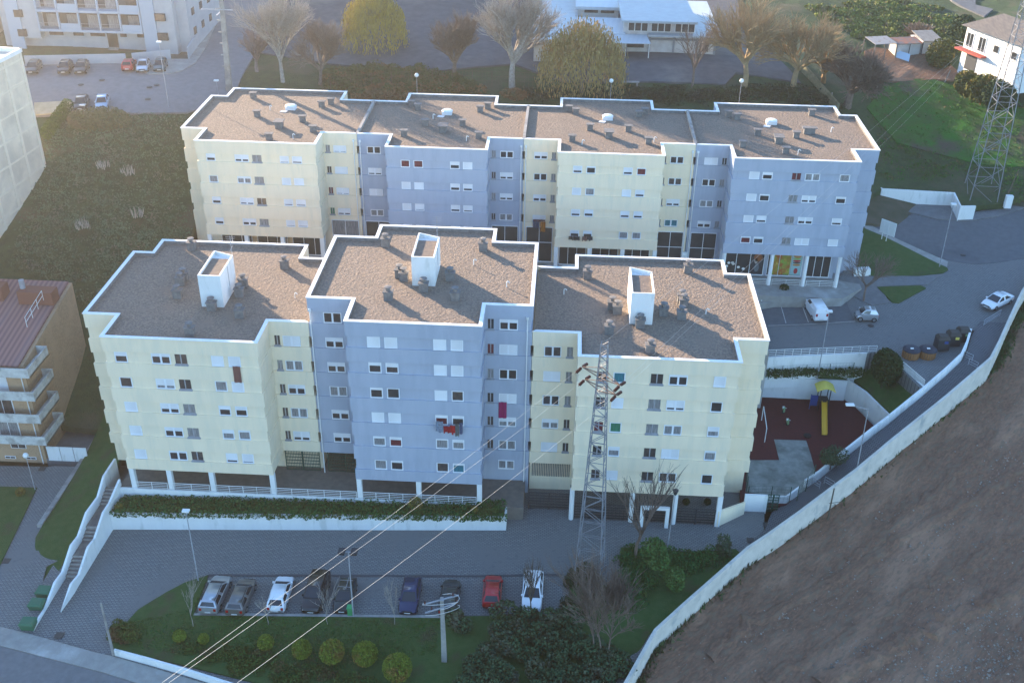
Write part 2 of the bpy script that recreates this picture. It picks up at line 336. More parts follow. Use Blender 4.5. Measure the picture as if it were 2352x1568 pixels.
def winrows(o, y, floors, specs, h=1.17, ins=.13):
    """specs: (x0, x1, kind, 'one code per floor from the top'); code = digit 0-9 shutter drop in tenths, X closed, letter glass colour"""
    for x0, x1, kind, code in specs:
        cs = code.split()
        for g, c in zip(sorted(floors, reverse=True), cs):
            if c == '-': continue
            cl = 1.0 if 'X' in c else (int(c[0])/10 if c[0].isdigit() else 0)
            gc = c[-1] if c[-1] in 'gtrcbd' else None
            k = {'s': ('w', 1), 'd': ('w', 2), 'k': ('k', 2), 'n': ('k', 1)}[kind]
            window(o, x0, x1, g+.05, g+.05+h, y+ins, cl, pickg(gc), k[0], k[1])
def roof(o, poly, ztop, skip=()):
    b = MB(); b.prism(off(poly, .06), ztop-.9, ztop-.35); r = b.build('roof', gravel, o)
    i = off(poly, .3); i2 = off(poly, -.06); n = len(poly)
    keep = [not any(abs(poly[k][0]-q) < .02 and abs(poly[(k+1) % n][0]-q) < .02 for q in skip) for k in range(n)]
    s0 = next((k for k in range(n) if not keep[k]), 0); runs = [[]]
    for t in range(n):
        k = (s0+t) % n
        if keep[k]: runs[-1].append(k)
        elif runs[-1]: runs.append([])
    for rn_ in runs:
        if not rn_: continue
        c, w = MB(), MB()
        for k in rn_:
            j = (k+1) % n
            c.hexa([(*i2[k], ztop), (*i2[j], ztop), (*i[j], ztop), (*i[k], ztop)], [(*i2[k], ztop+.07), (*i2[j], ztop+.07), (*i[j], ztop+.07), (*i[k], ztop+.07)])
            w.face([(*i[j], ztop-.4), (*i[k], ztop-.4), (*i[k], ztop), (*i[j], ztop)])
        c.build('parapet_cap', capw, o); w.build('parapet_lining', dkconc, o)
    return r
def chimney_pot(r, x, y, z, m=dkconc):
    b = MB(); b.box(x-.42, x+.42, y-.3, y+.3, z, z+.85); b.box(x-.5, x+.5, y-.38, y+.38, z+.85, z+.95)
    b.lathe((x, y, z+.95), [(.2, 0), (.2, .32), (.34, .34), (.36, .42), (.1, .46)], 12)
    c = b.build('chimney', m, r); q = MB(); q.lathe((x, y, z+1.41), [(.35, 0), (.33, .04)], 12); q.build('chimney_cap', concrete, c) if False else None
def chimney_slab(r, x, y, z, w=.9, h=.75, d=.6):
    b = MB(); b.box(x-w*.4, x+w*.4, y-d*.4, y+d*.4, z, z+h)
    for sx in (-1, 1): pass
    b.box(x-w*.55, x+w*.55, y-d*.6, y+d*.6, z+h, z+h+.1); b.build('chimney', [dkconc], r)
def column(o, x, y, z0, z1, r=.24, m=white, rnd=False):
    b = MB()
    if rnd: b.tube((x, y, z0), (x, y, z1), r, n=14)
    else: b.box(x-r, x+r, y-r, y+r, z0, z1)
    return b.build('column', m, o)
def pipe(o, x, y, z0, z1):
    b = MB(); b.tube((x, y-.14, z0), (x, y-.14, z1), .06, n=8); b.box(x-.12, x+.12, y-.22, y-.02, z1, z1+.25); b.build('drainpipe', white, o)
def rail(a, b_, z0, z1=None, h=1.0, n=None, m=white, bars=4, name='railing'):
    a = Vector(a); b_ = Vector(b_); r = MB(); za, zb = z0, (z0 if z1 is None else z1); L = (b_-a).length; n = n or max(1, round(L/1.5))
    p0 = lambda t, dz: Vector((a.x+(b_.x-a.x)*t, a.y+(b_.y-a.y)*t, za+(zb-za)*t+dz))
    for i in range(n+1): r.tube(p0(i/n, 0), p0(i/n, h), .03, n=5)
    for k in range(bars): r.tube(p0(0, h*(k+1)/bars), p0(1, h*(k+1)/bars), .025 if k < bars-1 else .035, n=5)
    return r.build(name, m, org=(a.x, a.y, z0))
FY, FY1, FY2, FY3 = 83.55, 87.7, 101.35, 104.45
FLF = [16.45, 13.65, 10.85, 8.05, 5.2]
# left block
oL = thing('apartment_block', 'cream apartment block at the left end of the front row, next to the long stairs', 'apartment block', (-34, 94, 1.45), 'apartment blocks of the front row')
pL = [(-42.3, FY), (-27.55, FY), (-27.55, FY1), (-23.68, FY1), (-23.68, FY2), (-27.4, FY2), (-27.4, FY3), (-43.5, FY3), (-43.5, FY2), (-45.6, FY2), (-45.6, FY1), (-42.3, FY1)]
facade(oL, 0, pL, FLF, 3.95, 19.25, cream)
b = MB(); b.prism([(-45.55, 88.3), (-23.7, 88.3), (-23.7, 101.3), (-45.55, 101.3)], 1.3, 3.95); b.build('base_wall', cream, oL)
rL = roof(oL, pL, 19.25, (-23.68,))
winrows(oL, FY, FLF, [(-41.3, -40.1, 's', '4d 0d X X X'), (-37.8, -36.0, 'd', '3d 7 6d 4 2'), (-35.6, -34.4, 'k', '0b 0d 0c 0c 0b'), (-32.1, -30.95, 's', 'X 0c 4d 4c 8'), (-30.5, -29.35, 's', 'X X 4d 2c 9')])
winrows(oL, FY1, FLF, [(-27.2, -26.6, 'n', '0d 0c 0b 0d 0b'), (-26.35, -24.65, 'd', 'X 0c 4d 0c 7')])
for x in (-42.0, -38.2, -33.9, -27.75): column(oL, x, FY+.25, 1.45, 3.95)
oM = thing('apartment_block', 'blue grey apartment block mid front row, one storey taller than both neighbours', 'apartment block', (-13, 94, 1.45), 'apartment blocks of the front row')
pM = [(-19.28, FY), (-6.75, FY), (-6.75, FY1), (-2.28, FY1), (-2.28, FY2), (-6.8, FY2), (-6.8, FY3), (-19.32, FY3), (-19.32, FY2), (-23.64, FY2), (-23.64, FY1), (-19.28, FY1)]
FLM = [19.2]+FLF
facade(oM, 0, pM, FLM, 3.95, 21.95, blue)
b = MB(); b.prism([(-19.3, 88.3), (-7.0, 88.3), (-7.0, 101.3), (-19.3, 101.3)], 1.3, 3.95); b.prism([(-6.95, FY1+.02), (-2.3, FY1+.02), (-2.3, 101.3), (-6.95, 101.3)], -.3, 3.95); b.build('base_wall', blue, oM)
rM = roof(oM, pM, 21.95)
winrows(oM, FY, FLM, [(-17.3, -16.1, 's', 'X 3d 2d X 2c 0c'), (-15.7, -14.5, 's', 'X 4b 0d X 3r 2d'), (-11.2, -10.0, 's', 'X X X 3r 1c 0b'), (-9.6, -8.45, 's', 'X X 0b 3d 3c 2t')])
winrows(oM, FY1, FLM, [(-22.2, -20.45, 'd', '0d 4d 4b 0c 4d 5d'), (-6.55, -5.9, 'n', '0d 0r 0c 0d 0b 0b'), (-5.4, -3.65, 'd', '3d X 0d X 5c 0c')])
window(oM, -5.4, -3.75, 2.9, 4.0, FY1, 0, gl_cur, 'w', 2)
for x in (-19.0, -13.05, -7.0): column(oM, x, FY+.25, 1.45, 3.95)
for x in (-23.4, -2.75): pipe(oM, x, FY1, (1.4 if x < -20 else .2), 20.6)
oR = thing('apartment_block', 'cream apartment block at the right end of the front row, beside the playground', 'apartment block', (9, 94, 0), 'apartment blocks of the front row')
pR = [(2.08, FY), (16.93, FY), (16.93, FY1), (19.97, FY1), (19.97, FY2), (17.55, FY2), (17.55, FY3), (1.75, FY3), (1.75, FY2), (-2.24, FY2), (-2.24, FY1), (2.08, FY1)]
facade(oR, 0, pR, FLF, 3.8, 19.25, cream)
rR = roof(oR, pR, 19.25, (-2.24,))
winrows(oR, FY, FLF, [(3.9, 4.8, 'k', '0d 0d 0r 0d 0b'), (5.4, 6.5, 's', '0t X 0g 4c X'), (8.8, 10.0, 'k', '0d 0c 0c 0b 0b'), (10.5, 12.2, 'd', '2d 8d 1c X 0b'), (14.6, 15.7, 's', 'X 0d 5c 2c 0d')])
winrows(oR, FY1, FLF, [(-1.1, .55, 'd', '0b X 0d 4c X'), (1.05, 1.7, 'n', '0c 0c 0c 0b 0d')])
b = MB(); b.prism([(2.1, 89.2), (19.9, 89.2), (19.9, 101.3), (2.1, 101.3)], -.2, 3.8); b.prism([(-2.2, 88.4), (2.1, 88.4), (2.1, 101), (-2.2, 101)], -.2, 3.8); b.build('base_wall', cream, oR)
for x in (2.2, 8.15, 12.4, 16.75): column(oR, x, FY+.25, -.05, 3.8, rnd=(x < 16))
def housing(r, x0, x1, y0, y1, z0, z1, right):
    b = MB(); b.prism([(x0, y0), (x1, y0), (x1, y1-.9), (x0, y1)], z0, z1-.35)
    for q in ((x0, x1, y0, y0+.15), (x0, x0+.15, y0+.15, y1-.15), (x1-.15, x1, y0+.15, y1-1.2)): b.box(*q, z1-.35, z1)
    b.hexa([(x0+.15, y1-.16, z1-.35), (x1, y1-1.05, z1-.35), (x1, y1-.9, z1-.35), (x0, y1, z1-.35)], [(x0+.15, y1-.16, z1), (x1, y1-1.05, z1), (x1, y1-.9, z1), (x0, y1, z1)])
    h = b.build('stair_housing', white, r)
    t = MB(); t.box(x0+.16, x1-.16, y0+.16, y1-1.3, z1-.35, z1-.25); t.build('housing_roof', mat('housing_tiles', (.22, .17, .13), (.15, .12, .10), 2, .9, .5, 10), h)
    q = MB(); q.box(x1+.0, x1+.03, y1-3.1, y1-3.0, z0+1.2, z1-.2); q.build('ladder', galv, h)
housing(rM, -14.15, -11.92, 91.6, 97.1, 21.5, 24.7, 1); housing(rL, -34.9, -32.7, 90.6, 96.1, 18.8, 22.35, 1); housing(rR, 7.0, 9.2, 90.5, 96, 18.8, 22.3, 1)
for x, y in ((-18.1, 100.1), (-7.9, 99.9), (-15.6, 93.2), (-15.1, 92.6), (-16.0, 88.6), (-12.9, 90.6), (-10.6, 93), (-9.7, 89)): chimney_pot(rM, x, y, 21.6)
for x, y in ((-39.8, 103), (-38.4, 95.9), (-38.4, 94.9), (-37.8, 92.2), (-33.7, 90.0), (-32.0, 95.1), (-31.8, 93), (-30.6, 88.8), (-34.3, 85.1), (-28.8, 99.5)): chimney_pot(rL, x, y, 18.9)
for x, y in ((3, 99.8), (13.6, 102), (5.4, 93.3), (5.9, 92.5), (12.4, 95.3), (12.5, 94.4), (10.4, 92.5), (12.1, 91.9), (8, 90), (5, 88.5), (8.7, 85.3)): chimney_pot(rR, x, y, 18.9)
# rear row
RY, RY1, RY2, RY3 = 120.8, 124.95, 137.75, 141.2
FLR = [22.0, 19.2, 16.4, 13.6]
ZR, ZRB = 24.6, 12.25
def rear(label, m, xs, back, wins, wr, ends=(0, 0), sides=None, m2=None):
    xl, xa, xb, xr = xs; ba, bb = back
    o = thing('apartment_block', label, 'apartment block', ((xl+xr)/2, 131, 8), 'apartment blocks of the rear row')
    p = [(xa, RY), (xb, RY), (xb, RY1), (xr, RY1), (xr, RY2), (bb, RY2), (bb, RY3), (ba, RY3), (ba, RY2), (xl, RY2), (xl, RY1), (xa, RY1)]
    facade(o, 0, p, FLR, ZRB, ZR, m, 1.02)
    b = MB(); b.prism([(xl+.03, RY1+.02), (xr-.03, RY1+.02), (xr-.03, RY2), (bb, RY2), (bb, RY3-.1), (ba, RY3-.1), (ba, RY2), (xl+.03, RY2)], 7.8, ZRB); b.build('base_wall', m, o)
    r = roof(o, p, ZR, (-25.47, -25.43, -4.92, -4.88, 16.0, 16.04))
    winrows(o, RY, FLR, wins, .96); winrows(o, RY1, FLR, wr, .96)
    return o, r
o1, r1 = rear('pale cream apartment block at the left end of the rear row', cream, (-47.35, -44.4, -29.68, -25.47), (-45.3, -29.7),
    [(-43.2, -42.1, 's', '6d 0c 6d 6d'), (-39.7, -38.0, 'd', '7d 3c 8d 6d'), (-37.6, -36.4, 'k', '0c 0c 0b 0c'), (-34.2, -33.1, 's', '9 X 8c 9'), (-32.7, -31.5, 's', '8 X 8c 9')],
    [(-29.5, -28.9, 'n', '0c 0d 0r 0g'), (-28.5, -26.9, 'd', '9 X 9 8d')])
o2, r2 = rear('lilac grey apartment block, second from the left in the rear row', blue, (-25.43, -21.3, -9.05, -4.92), (-21.2, -9.1),
    [(-19.5, -18.4, 's', '0r X X X'), (-17.95, -16.8, 's', '0r X 9 X'), (-13.55, -12.4, 's', '5d 6d 7d X'), (-12.0, -10.85, 's', 'X 7d 8d X')],
    [(-24.3, -22.6, 'd', '0d 8 X 1c'), (-8.85, -8.3, 'n', '0c 0b 0c 0b'), (-7.8, -6.15, 'd', '1d 7d 7 0c')])
o3, r3 = rear('cream apartment block, third from the left in the rear row', cream, (-4.88, -.65, 12.0, 16.0), (-.65, 11.6),
    [(1.2, 2.3, 's', '7d X 7d 5d'), (2.8, 3.9, 's', '2d 0c 6d 5d'), (7.2, 8.3, 's', '7d X 7d 0c'), (8.8, 9.9, 's', '1r 7d 7d 0c')],
    [(-3.6, -1.95, 'd', '6d 0d 6d 8'), (-1.45, -.85, 'n', '0c 0c 0c 0c'), (12.2, 12.6, 'n', '0b 0b 0b 0b'), (13.05, 14.7, 'd', '0d 0b 7d 0t')])
o4, r4 = rear('lilac grey apartment block with shop windows below, at the right end of the rear row', blue, (16.04, 20.1, 34.9, 38.0), (19.9, 35.9),
    [(22.1, 23.3, 's', 'X X X 2r'), (23.65, 24.85, 's', '4d 2d 7d 3d'), (27.1, 28.2, 'k', '0r 0c 0c 0c'), (28.65, 30.4, 'd', '0c 7d 6d X'), (32.7, 33.9, 's', '0c 3d 7b X')],
    [(17.2, 18.85, 'd', 'X 0d 0c 5d'), (19.35, 19.95, 'n', '0d 0c 0b 0c')])
for r, L, big in ((r1, [(-39.4, 131), (-35.8, 122.9), (-33.2, 129.6), (-31.1, 126.1), (-32, 135.5), (-31, 136.7), (-41.8, 138.2)], (-35.6, 127.2)), (r2, [(-19.7, 125.6), (-20.3, 136.8), (-19.3, 135.6), (-17.6, 129.7), (-12.9, 130), (-10.5, 125.7), (-11.1, 135.5), (-10.2, 136.9)], (-15.1, 127.6)),
                  (r3, [(.5, 136.8), (1.4, 135.8), (9.6, 135.5), (10.4, 136.7), (3.2, 129.9), (8, 129.9), (10.3, 125.7), (1, 125.7)], (5.5, 127.5)), (r4, [(21.3, 136.7), (22.3, 135.7), (24.1, 130), (21.7, 125.6), (32.3, 138.3), (28.8, 129.5), (26.6, 123.9)], (26.3, 127.5))):
    for x, y in L: chimney_slab(r, x, y, 24.25)
    chimney_slab(r, big[0], big[1], 24.25, 1.1, .85, 1.2)
chimney_slab(r4, 30.7, 131.2, 24.25, 1.7, .75, .7)
for r, x, y in ((r1, -35.8, 134.3), (r2, -15.3, 134.3), (r3, 5.5, 134.2), (r4, 26.5, 134.5)):
    b = MB(); b.box(x-.65, x+.65, y-.5, y+.5, 24.25, 24.7); b.lathe((x, y, 24.7), [(.75, 0), (.6, .14), (.2, .2)], 8); b.build('skylight', mat('white_acrylic', (.8, .8, .8), rough=.3), r)
    b = MB(); b.hexa([(x-1.2, y-1.3, 24.27), (x-.4, y-1.5, 24.27), (x-.2, y-.95, 24.3), (x-1.0, y-.8, 24.3)], [(x-1.2, y-1.3, 24.32), (x-.4, y-1.5, 24.32), (x-.2, y-.95, 24.35), (x-1.0, y-.8, 24.35)]); b.build('roof_hatch', shut, r)
for r, x in ((r2, -25.45), (r3, -4.9), (r4, 16.02)):
    b = MB(); b.box(x-.17, x+.17, RY1+.32, RY2-.32, 24.1, 24.63); b.build('dividing_wall', concrete, r)
for o, x in ((o1, -25.9), (o2, -25.1), (o2, -5.2), (o3, -4.6), (o3, 15.7), (o4, 16.35)): pipe(o, x, RY1, 8.6, 23.6)

# ---------------------------------------------------------------- walls, stairs, terraces
def wallrun(name, label, tops, bots, th=.22, m=white, cat='wall', kind=None, side=1):
    """tops: world points along the top edge nearest the camera; bots: bottom heights; side: +1 puts the thickness on the left of the run"""
    b = MB(); n = len(tops); Q = []
    for i in range(n):
        d = Vector((0, 0))
        if i: d += (Vector(tops[i][:2])-Vector(tops[i-1][:2])).normalized()
        if i < n-1: d += (Vector(tops[i+1][:2])-Vector(tops[i][:2])).normalized()
        d.normalize(); Q.append((tops[i][0]-d.y*th*side, tops[i][1]+d.x*th*side))
    for i in range(n-1):
        a, c = tops[i], tops[i+1]
        b.hexa([(a[0], a[1], bots[i]), (c[0], c[1], bots[i+1]), (*Q[i+1], bots[i+1]), (*Q[i], bots[i])], [(a[0], a[1], a[2]), (c[0], c[1], c[2]), (*Q[i+1], c[2]), (*Q[i], a[2])])
    o = b.build(name, m, org=tuple(tops[0][:2])+(bots[0],))
    tag(o, label, cat); return o
wwall = mat('weathered_white_wall', (.70, .64, .55), (.58, .53, .45), .9, .9, .2, 10, c3=(.40, .40, .37), s3=.5, f3=.58)
BW = [(1420, 1610, .9), (1441, 1568, .9), (1509, 1447, .9), (1576, 1386, .9), (1650, 1321, .95), (1721, 1258, 1.0), (1764, 1230, 1.3), (1841, 1175, 2.0), (1916, 1118.6, 2.8), (1967, 1081, 3.4), (2052, 1010, 4.6), (2177, 910, 6.1), (2279.5, 822, 7.6), (2299, 784.6, 8.2), (2325, 726, 8.8), (2352, 668, 9.5), (2440, 540, 10.6)]
bwt = [P(*q) for q in BW]
wallrun('boundary_wall', 'long bent white wall climbing from the bottom edge beside the bare brown field', bwt, [p.z-5 for p in bwt], .3, wwall, side=1)
IW = [(T(2, 3, 350, 1275), 1.35), (T(2, 3, 480, 1190), 1.9), (T(2, 3, 670, 1030), 2.8), (T(2, 3, 950, 810), 4.3), (T(2, 3, 1110, 690), 4.9), (T(2, 3, 1430, 430), 6.2), (T(2, 3, 1640, 250), 7.0), (T(2, 3, 1790, 110), 7.6), (T(2, 3, 1840, 0), 8.1), (T(1, 3, 1875, 1450), 8.3)]
iwt = [P(*p, z) for p, z in IW]
wallrun('footpath_wall', 'low white wall between the sloping footpath and the playground, up to the bins', iwt, [p.z-3.5 for p in iwt], .25, white, side=1)
# sloping footpath
pp = [Vector((p.x+.15, p.y, p.z-.95)) for p in iwt]; qq = [Vector((p.x-.1, p.y+.1, p.z-1.0)) for p in bwt[6:15]]
pathpts = [Vector((21.5, 83.5, .05)), Vector((22.5, 86, .12))]+pp+[Vector((iwt[-1].x+2, iwt[-1].y+3, 7.7))]+qq[::-1]+[P(1721, 1258, .05+.95)+Vector((-.6, .5, -.95))]
fpm = mat('footpath_paving', (.19, .19, .195), (.06, .06, .065), 1.3, .9, .2, 12, kind='brick', mort=.05, c3=(.12, .12, .125), s3=.3)
bb = MB()
cl = tps([tuple(p) for p in pathpts]); wpatch('footpath', pathpts, fpm, cl, 2.0, skirt=1.5)
# brown field
DT = [P(u, v+12, z-2.4) for u, v, z in BW[:-1]]
dirtpts = [(8, 40, -3.5)]+[(p.x-.5, p.y+.3, p.z-.3) for p in DT]+[(75, 125, 8), (110, 120, 7), (110, 40, -3)]
df = tps([tuple(p) for p in [(8, 40, -3.5), (110, 120, 6.5), (110, 40, -3), (60, 95, 2.5), (40, 70, -1.8), (75, 125, 8)]]+[tuple(p) for p in DT])
wpatch('dirt_field', dirtpts, dirt, df, 1.3, bumpy=.09)
# terrace, hedge bed
wallrun('terrace_wall', 'white terrace wall under the railing, behind the long dark hedge', [Vector((-43.7, 83.3, 1.62)), Vector((-6.75, 83.3, 1.62))], [-2.6, -2.6], .2)
wallrun('retaining_wall', 'long white retaining wall below the hedge, facing the parking bays', [Vector((-43.6, 80.55, .62)), Vector((-24, 81.1, 1.05)), Vector((-4.2, 81.7, 1.5))], [-2.6]*3, .25)
wallrun('retaining_wall', 'short white end wall at the right end of the hedge bed', [Vector((-4.2, 81.96, 1.5)), Vector((-4.2, 83.3, 1.5))], [-2.6]*2, .2, side=1)
wpatch('planting_bed', [(-43.5, 80.8, .45), (-24, 81.3, .9), (-4.4, 81.9, 1.35), (-4.4, 83.28, 1.35), (-43.5, 83.28, .45)], soil, skirt=.5)
def rwx(y, x0, k): return x0-(83-y)*k
def stairwall(name, label, picks, x0, k, th, side, bot=-3.2):
    pts = []
    for u, v in picks:
        p = PX(u, v, x0)
        for _ in range(6): p = PX(u, v, rwx(p.y, x0, k))
        pts.append(p)
    wallrun(name, label, pts, [bot]*len(pts), th, white, side=side); return pts
SR = stairwall('stair_wall', 'zigzag white wall on the parking side of the long stairs', [T(2, 0, 1085, 1260), T(2, 0, 990, 1480), T(3, 0, 935, 0), T(3, 0, 855, 240), T(3, 0, 795, 315), T(3, 0, 710, 570), T(3, 0, 640, 655), T(3, 0, 555, 905), T(3, 0, 570, 950)], -43.75, .03, .22, 1)
SL = stairwall('stair_wall', 'zigzag white wall on the grass side of the long stairs', [T(2, 0, 1045, 1070), T(2, 0, 940, 1230), T(2, 0, 885, 1420), T(3, 0, 780, 0), T(3, 0, 705, 215), T(3, 0, 640, 300), T(3, 0, 560, 545), T(3, 0, 490, 640), T(3, 0, 400, 880), T(3, 0, 280, 1060)], -45.45, .03, .22, 1)
st = MB(); prof = sorted([(p.y, p.z-.9) for p in SL], reverse=True); prof[0] = (90, 1.45); prof[1] = (84.6, 1.45)
ya = 84.0; ye = 67.6; nst = 44; zlast = 1.45
lastz = 9
for i in range(nst):
    y1 = ya-(ya-ye)*i/nst; y0 = ya-(ya-ye)*(i+1)/nst; ym = (y0+y1)/2
    z = np.interp(-ym, [-q[0] for q in prof], [q[1] for q in prof])
    z = round(min(float(z), zlast)/.16)*.16; zlast = z
    st.box(rwx(ym, -45.3, .03), rwx(ym, -43.9, .03), y0, y1, -3.4, z)
    if z < lastz-.01: st.box(rwx(ym, -45.28, .03), rwx(ym, -43.92, .03), y1-.02, y1+.06, z, lastz+.012 if lastz < 5 else z+.01, 1)  # lighter edge strips paint in highlights that the lighting leaves too faint
    lastz = z
tag(st.build('staircase', [mat('stair_stone', (.24, .21, .18), (.15, .13, .12), 1.5, .9), mat('nosing_highlight', (.42, .38, .33), (.3, .27, .24), 3)], org=(-45, 76, -3)), 'long worn stone stairs descending between two zigzag white walls', 'stairs')
st = MB()
for i in range(12): st.box(-6.7+i*.31, -6.7+(i+1)*.31, 83.4, 87.65, -.4, 1.42-i*.12)
tag(st.build('staircase', concrete, org=(-5, 85, 0)), 'short concrete steps down from the terrace beside the blue block', 'stairs')
for i, (a, c) in enumerate(((-41.7, -38.5), (-37.9, -34.2), (-33.6, -28.0), (-27.5, -19.3), (-18.7, -13.3), (-12.8, -7.3))):
    w = ['leftmost terrace railing bay', 'second terrace railing bay from the left', 'third terrace railing bay from the left', 'widest terrace railing bay, below the recess between cream and blue blocks', 'terrace railing bay under the left half of the blue block', 'terrace railing bay under the right half of the blue block'][i]
    r = rail((a, 83.42, 0), (c, 83.42, 0), 1.6, h=.85); tag(r, 'white bar '+w, 'railing', 'railings along the front terrace')
# gates in the recesses of the front row
dgreen = mat('dark_green_paint', (.02, .07, .05), rough=.5); dkpaint = mat('dark_paint', (.03, .035, .04), rough=.5)
def grille(name, label, x0, x1, y, z0, z1, m=dgreen, dx=.16, cat='gate', axis='x', hbars=None):
    b = MB(); n = int((x1-x0)/dx)
    for i in range(n+1):
        x = x0+(x1-x0)*i/n; b.box(x-.018, x+.018, y-.018, y+.018, z0, z1)
    for z in (hbars or [z0+(z1-z0)*k/6 for k in range(7)]): b.box(x0, x1, y-.03, y+.03, z-.025, z+.025)
    for x in (x0, (x0+x1)/2, x1): b.box(x-.05, x+.05, y-.045, y+.045, z0, z1)
    return tag(b.build(name, m, org=(x0, y, z0)), label, cat)
grille('entrance_gate', 'green barred gate between the left cream block and its drainpipe', -27.4, -23.9, FY1+.1, 1.5, 3.9)
grille('entrance_gate', 'green barred gate in the left recess of the blue block', -23.0, -19.35, FY1+.1, 1.5, 3.9)
grille('security_fence', 'dark barred fence across the recess left of the right cream block', -2.1, 2.0, FY+1.6, -.1, 2.0, dkpaint, .12, 'fence')
grille('security_fence', 'dark barred fence panel under the right cream block, left of its second column', 2.5, 7.9, FY+.3, -.1, 1.9, dkpaint, .13, 'fence')
grille('security_fence', 'dark barred fence panel under the right cream block, behind the white portal', 8.4, 12.1, FY+.3, -.1, 1.9, dkpaint, .13, 'fence')
grille('security_fence', 'dark barred fence panel under the right cream block, beside its corner column', 12.7, 16.5, FY+.3, -.1, 1.9, dkpaint, .13, 'fence')
b = MB(); b.box(9.0, 9.35, 83.0, 83.3, -.1, 2.2); b.box(11.5, 11.85, 83.0, 83.3, -.1, 2.2); b.box(9.0, 11.85, 83.0, 83.3, 2.2, 2.5); tag(b.build('entrance_portal', white, org=(10.4, 83.1, 0)), 'small white entrance portal frame under the right cream block', 'portal')
b = MB()
for i in range(22): x = -1.95+i*.18; b.box(x, x+.09, 88.28, 88.36, 1.7, 3.75)
tag(b.build('slatted_blind', mat('striped_blind', (.30, .27, .24), (.2, .18, .16), 2), org=(0, 88.3, 1.7)), 'grey striped slatted screen in the recess left of the right cream block', 'screen')
wallrun('corner_wall', 'short cream wall slanting from the corner column towards the playground entrance', [PY(*T(2, 2, 1900, 1560), 83.5), P(*T(2, 2, 2145, 1475), 1.5)], [-.3, -.2], .2, cream)
# playground
PG = .35
plc = mat('stained_concrete', (.30, .31, .28), (.2, .21, .19), 1.2, .9, .2, 12, c3=(.16, .17, .15), s3=.4)
patch('playground_floor', [(1700, 900, PG), (1764, 905, PG), (1942, 912, PG), (2045, 1015, PG), (1990, 1065, PG), (1874, 1110, PG), (1820, 1160, PG), (1700, 1160, PG)], tartan, skirt=.3)
patch('playground_apron', [(1778, 1008.5, PG+.06), (1851.6, 1011, PG+.06), (1862, 1042, PG+.06), (1874, 1086, PG+.06), (1853, 1120, PG+.06), (1809, 1154, PG+.06), (1764, 1136.6, PG+.06), (1712, 1128, PG+.06), (1722, 1056, PG+.06), (1790, 1056, PG+.06)], plc, skirt=.1)
wallrun('playground_wall', 'tall white wall behind the playground slide', [PY(1700, 875, P(1700, 909, PG).y), PY(1838, 880, P(1838, 916, PG).y)], [-.5]*2, .2)
wallrun('playground_wall', 'taller stepped white wall piece at the playground back corner', [PY(1839, 870, P(1838, 916, PG).y-.02), PY(1947, 875, P(1939, 920, PG).y)], [-.5]*2, .22)
zt = PY(1947, 875, P(1939, 920, PG).y).z
wallrun('playground_wall', 'slanting white wall on the right side of the playground', [P(1947, 872, zt), P(1988, 900, zt-.2), P(2041, 952, zt-.4)], [-.5]*3, .22)
yw = P(1838, 916, PG).y; zw_ = PY(1790, 876, yw).z
wpatch('hedge_bank', [tuple(p) for p in ((P(1700, 868, zw_).x-1, yw+.24, zw_-.12), (PY(1838, 880, yw).x, yw+.24, zw_-.12), (PY(1845, 870, yw).x, yw+.26, zw_+.1), (PY(1944, 875, P(1939, 920, PG).y).x, P(1939, 920, PG).y+.3, zw_+.3))]+[tuple(P(1951, 866, zt-.1)+Vector((.2, .2, 0))), tuple(P(1988, 897, zt-.3)+Vector((.2, .2, 0))), tuple(P(2041, 949, zt-.45)+Vector((.2, .2, 0)))]+[tuple(P(*q)) for q in ((2050, 948, 4.3), (2114, 892, 5.2), (2072, 848, 5.3), (1990, 828, 4.4), (1904, 848, 4.0), (1700, 856, 3.7))], lawnm, tps([(23, yw, zw_), (30, yw, zw_+.1), tuple(P(1951, 866, zt-.1)), tuple(P(1988, 897, zt-.3)), tuple(P(2041, 949, zt-.45)), *[tuple(P(*q)) for q in ((2050, 948, 4.3), (2114, 892, 5.2), (2072, 848, 5.3), (1990, 828, 4.4), (1904, 848, 4.0), (1700, 856, 3.7))]]), 1.2, 3)
wallrun('road_wall', 'white retaining wall topped by a long railing above the hedged bank', [P(1740, 822.5, 6.2), P(1764, 821, 6.2), P(1904, 815, 6.3), P(1992, 811, 6.5)], [2]*4, .25)
a, c = P(1742, 821, 6.25), P(2012, 810, 6.5); tag(rail(a, c, 6.25, 6.5, h=.95, n=14), 'long white railing along the upper road behind the cream block', 'railing')
a, c = P(*T(2, 3, 1230, 245), 6.1), P(*T(2, 3, 1425, 415), 6.1)
tag(rail(a, c, 6.1, h=.9, n=22, bars=1), 'short slanting white railing beside the wooden bins', 'railing')
b = MB(); b.hexa([(a.x, a.y, 3), (c.x, c.y, 3), (c.x+.2, c.y+.1, 3), (a.x+.2, a.y+.1, 3)], [(a.x, a.y, 6.1), (c.x, c.y, 6.1), (c.x+.2, c.y+.1, 6.1), (a.x+.2, a.y+.1, 6.1)]); tag(b.build('kerb_wall', white, org=tuple(a)), 'low white kerb wall under the slanting railing', 'wall')
